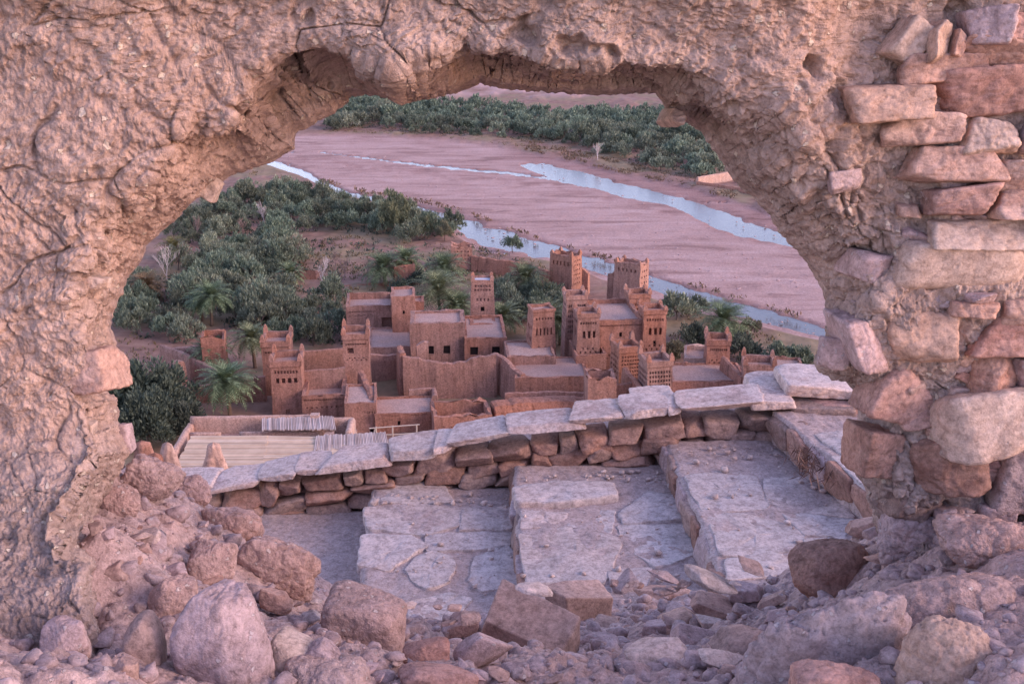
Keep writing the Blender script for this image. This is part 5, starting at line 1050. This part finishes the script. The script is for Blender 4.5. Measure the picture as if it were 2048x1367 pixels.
for i, (x0, y0, x1, y1) in enumerate(LS):
    boulder(x0, y0, x1, y1, ['stonegrey', 'stone', 'coping', 'stonegrey', 'stone'][i % 5], 'small angular loose stone among others on the rubble slope', 2200 + i, ((i * 71) % 11 - 5) * .09, name='loose_stone', cat='stone', group='small loose stones on the rubble', box=True, p=36, rough=.04, cuts=8, n=22, dep=1.0, tilt=.3, chip=(.8, 1.25))
rs = np.random.RandomState(77); k_ = 0
for (X0, Y0, X1, Y1, n_) in ((1180, 1150, 1570, 1335, 60), (580, 1190, 930, 1350, 34), (190, 1040, 480, 1200, 30), (1700, 1010, 2040, 1120, 14), (0, 1290, 250, 1366, 10), (700, 1300, 1500, 1366, 16)):
    for _ in range(n_):
        w = 18 + 30 * rs.rand() ** 2; x, y = rs.uniform(X0, X1), rs.uniform(Y0, Y1)
        boulder(x, y, x + w, y + w * rs.uniform(.5, .85), ['stonegrey', 'stone', 'clod', 'coping'][k_ % 4], 'small angular loose stone among others on the rubble slope', 2400 + k_, rs.uniform(-.5, .5), name='loose_stone', cat='stone', group='small loose stones on the rubble', box=True, p=36, rough=.05, cuts=9, n=14, dep=1.0, tilt=.35, chip=(.75, 1.2)); k_ += 1
# gravel and crumbs
rg2 = np.random.RandomState(5); vs = []; fs = []; bn = 0; N_ = 5200
xg = rg2.uniform(-1.9, 1.9, N_); yg = 1.7 + 3.9 * rg2.rand(N_) ** 1.2; zg = gfull(xg, yg)
for i in range(N_):
    s = .004 + .026 * rg2.rand() ** 3.5; V, F = rock_data((s * rg2.uniform(.8, 1.5), s, s * .75), 5000 + i, n=4, box=True, cuts=7, p=40, rough=.05, chip=(.7, 1.15), tilt=.3) if i < 40 else (None, None)
    if V is None:
        j = rg2.randint(40); V, F = gv[j]; k_ = s / .012; a = rg2.uniform(0, 6.28); V = V * k_ @ rotm(rz=a, rx=rg2.uniform(-.5, .5)).T
    else:
        if i == 0: gv = []
        V = V / s * .012; gv.append((V, F)); V = V * s / .012
    vs.append(V + np.array([xg[i], yg[i], zg[i] + s * .3])); fs.append(F + bn); bn += len(V)
tag(mesh('gravel', np.concatenate(vs), np.concatenate(fs), M['stonegrey']), kind='stuff')
vs = []; fs = []; bn = 0
qx = rg2.uniform(560, 1680, 1900); qy = rg2.uniform(268, 690, 1900); gp_ = on(qx, qy, -.45); dn_ = gn(gp_ * .06)
for i in range(1900):
    if not (itp(qx[i], UP) + 4 < qy[i] < itp(qx[i], LO) - 4) or dn_[i] < -.15: continue
    s = .05 + .16 * rg2.rand() ** 5; V, F = gv[i % 40]; vs.append(V * s / .012 * np.array([1.3, 1, .8]) + gp_[i] + np.array([0, 0, s * .2 + .02])); fs.append(F + bn); bn += len(V)
tag(mesh('river_pebbles', np.concatenate(vs), np.concatenate(fs), M['stonegrey']), kind='stuff')
vs = []; fs = []; bn = 0
for i in range(420):
    k = rg2.randint(1, 4); y = rg2.uniform(4.6, 7.35) if i % 3 else rg2.uniform(7.15, 7.36); t = rg2.rand() ** .8; x = nose_x(k, y) + (nose_x(k + 1, y) - nose_x(k, y)) * t; s = .004 + .016 * rg2.rand() ** 3
    V, F = gv[rg2.randint(40)]; V = V * s / .012; vs.append(V + np.array([x, y, TZ[k] + .012 + s * .4])); fs.append(F + bn); bn += len(V)
tag(mesh('step_gravel', np.concatenate(vs), np.concatenate(fs), M['coping']), kind='stuff')
# dry grass tuft on the side of the upper step
gp = on(1616, 925, TZ[4] - .05); rg = np.random.RandomState(9); v = []; f = []
D = rg.normal(size=(160, 3)) * .6 + np.array([-.1, -.2, .8]); D /= np.linalg.norm(D, axis=1)[:, None]; leaves(v, f, gp + rg.normal(size=(160, 3)) * np.array([.05, .12, .02]), D, .12, .008, rg)
gt = mesh('grass_tuft', np.concatenate(v) - gp, np.concatenate(f), M['scrub']); gt.location = gp; tag(gt, 'dry dark grass tuft at the corner of the upper step and parapet', 'grass tuft')
# prototypes never placed are removed
for o_ in list(SC.objects):
    if o_.parent is None and o_.type == 'EMPTY' and 'label' not in o_:
        for c_ in list(o_.children): bpy.data.objects.remove(c_)
        bpy.data.objects.remove(o_)
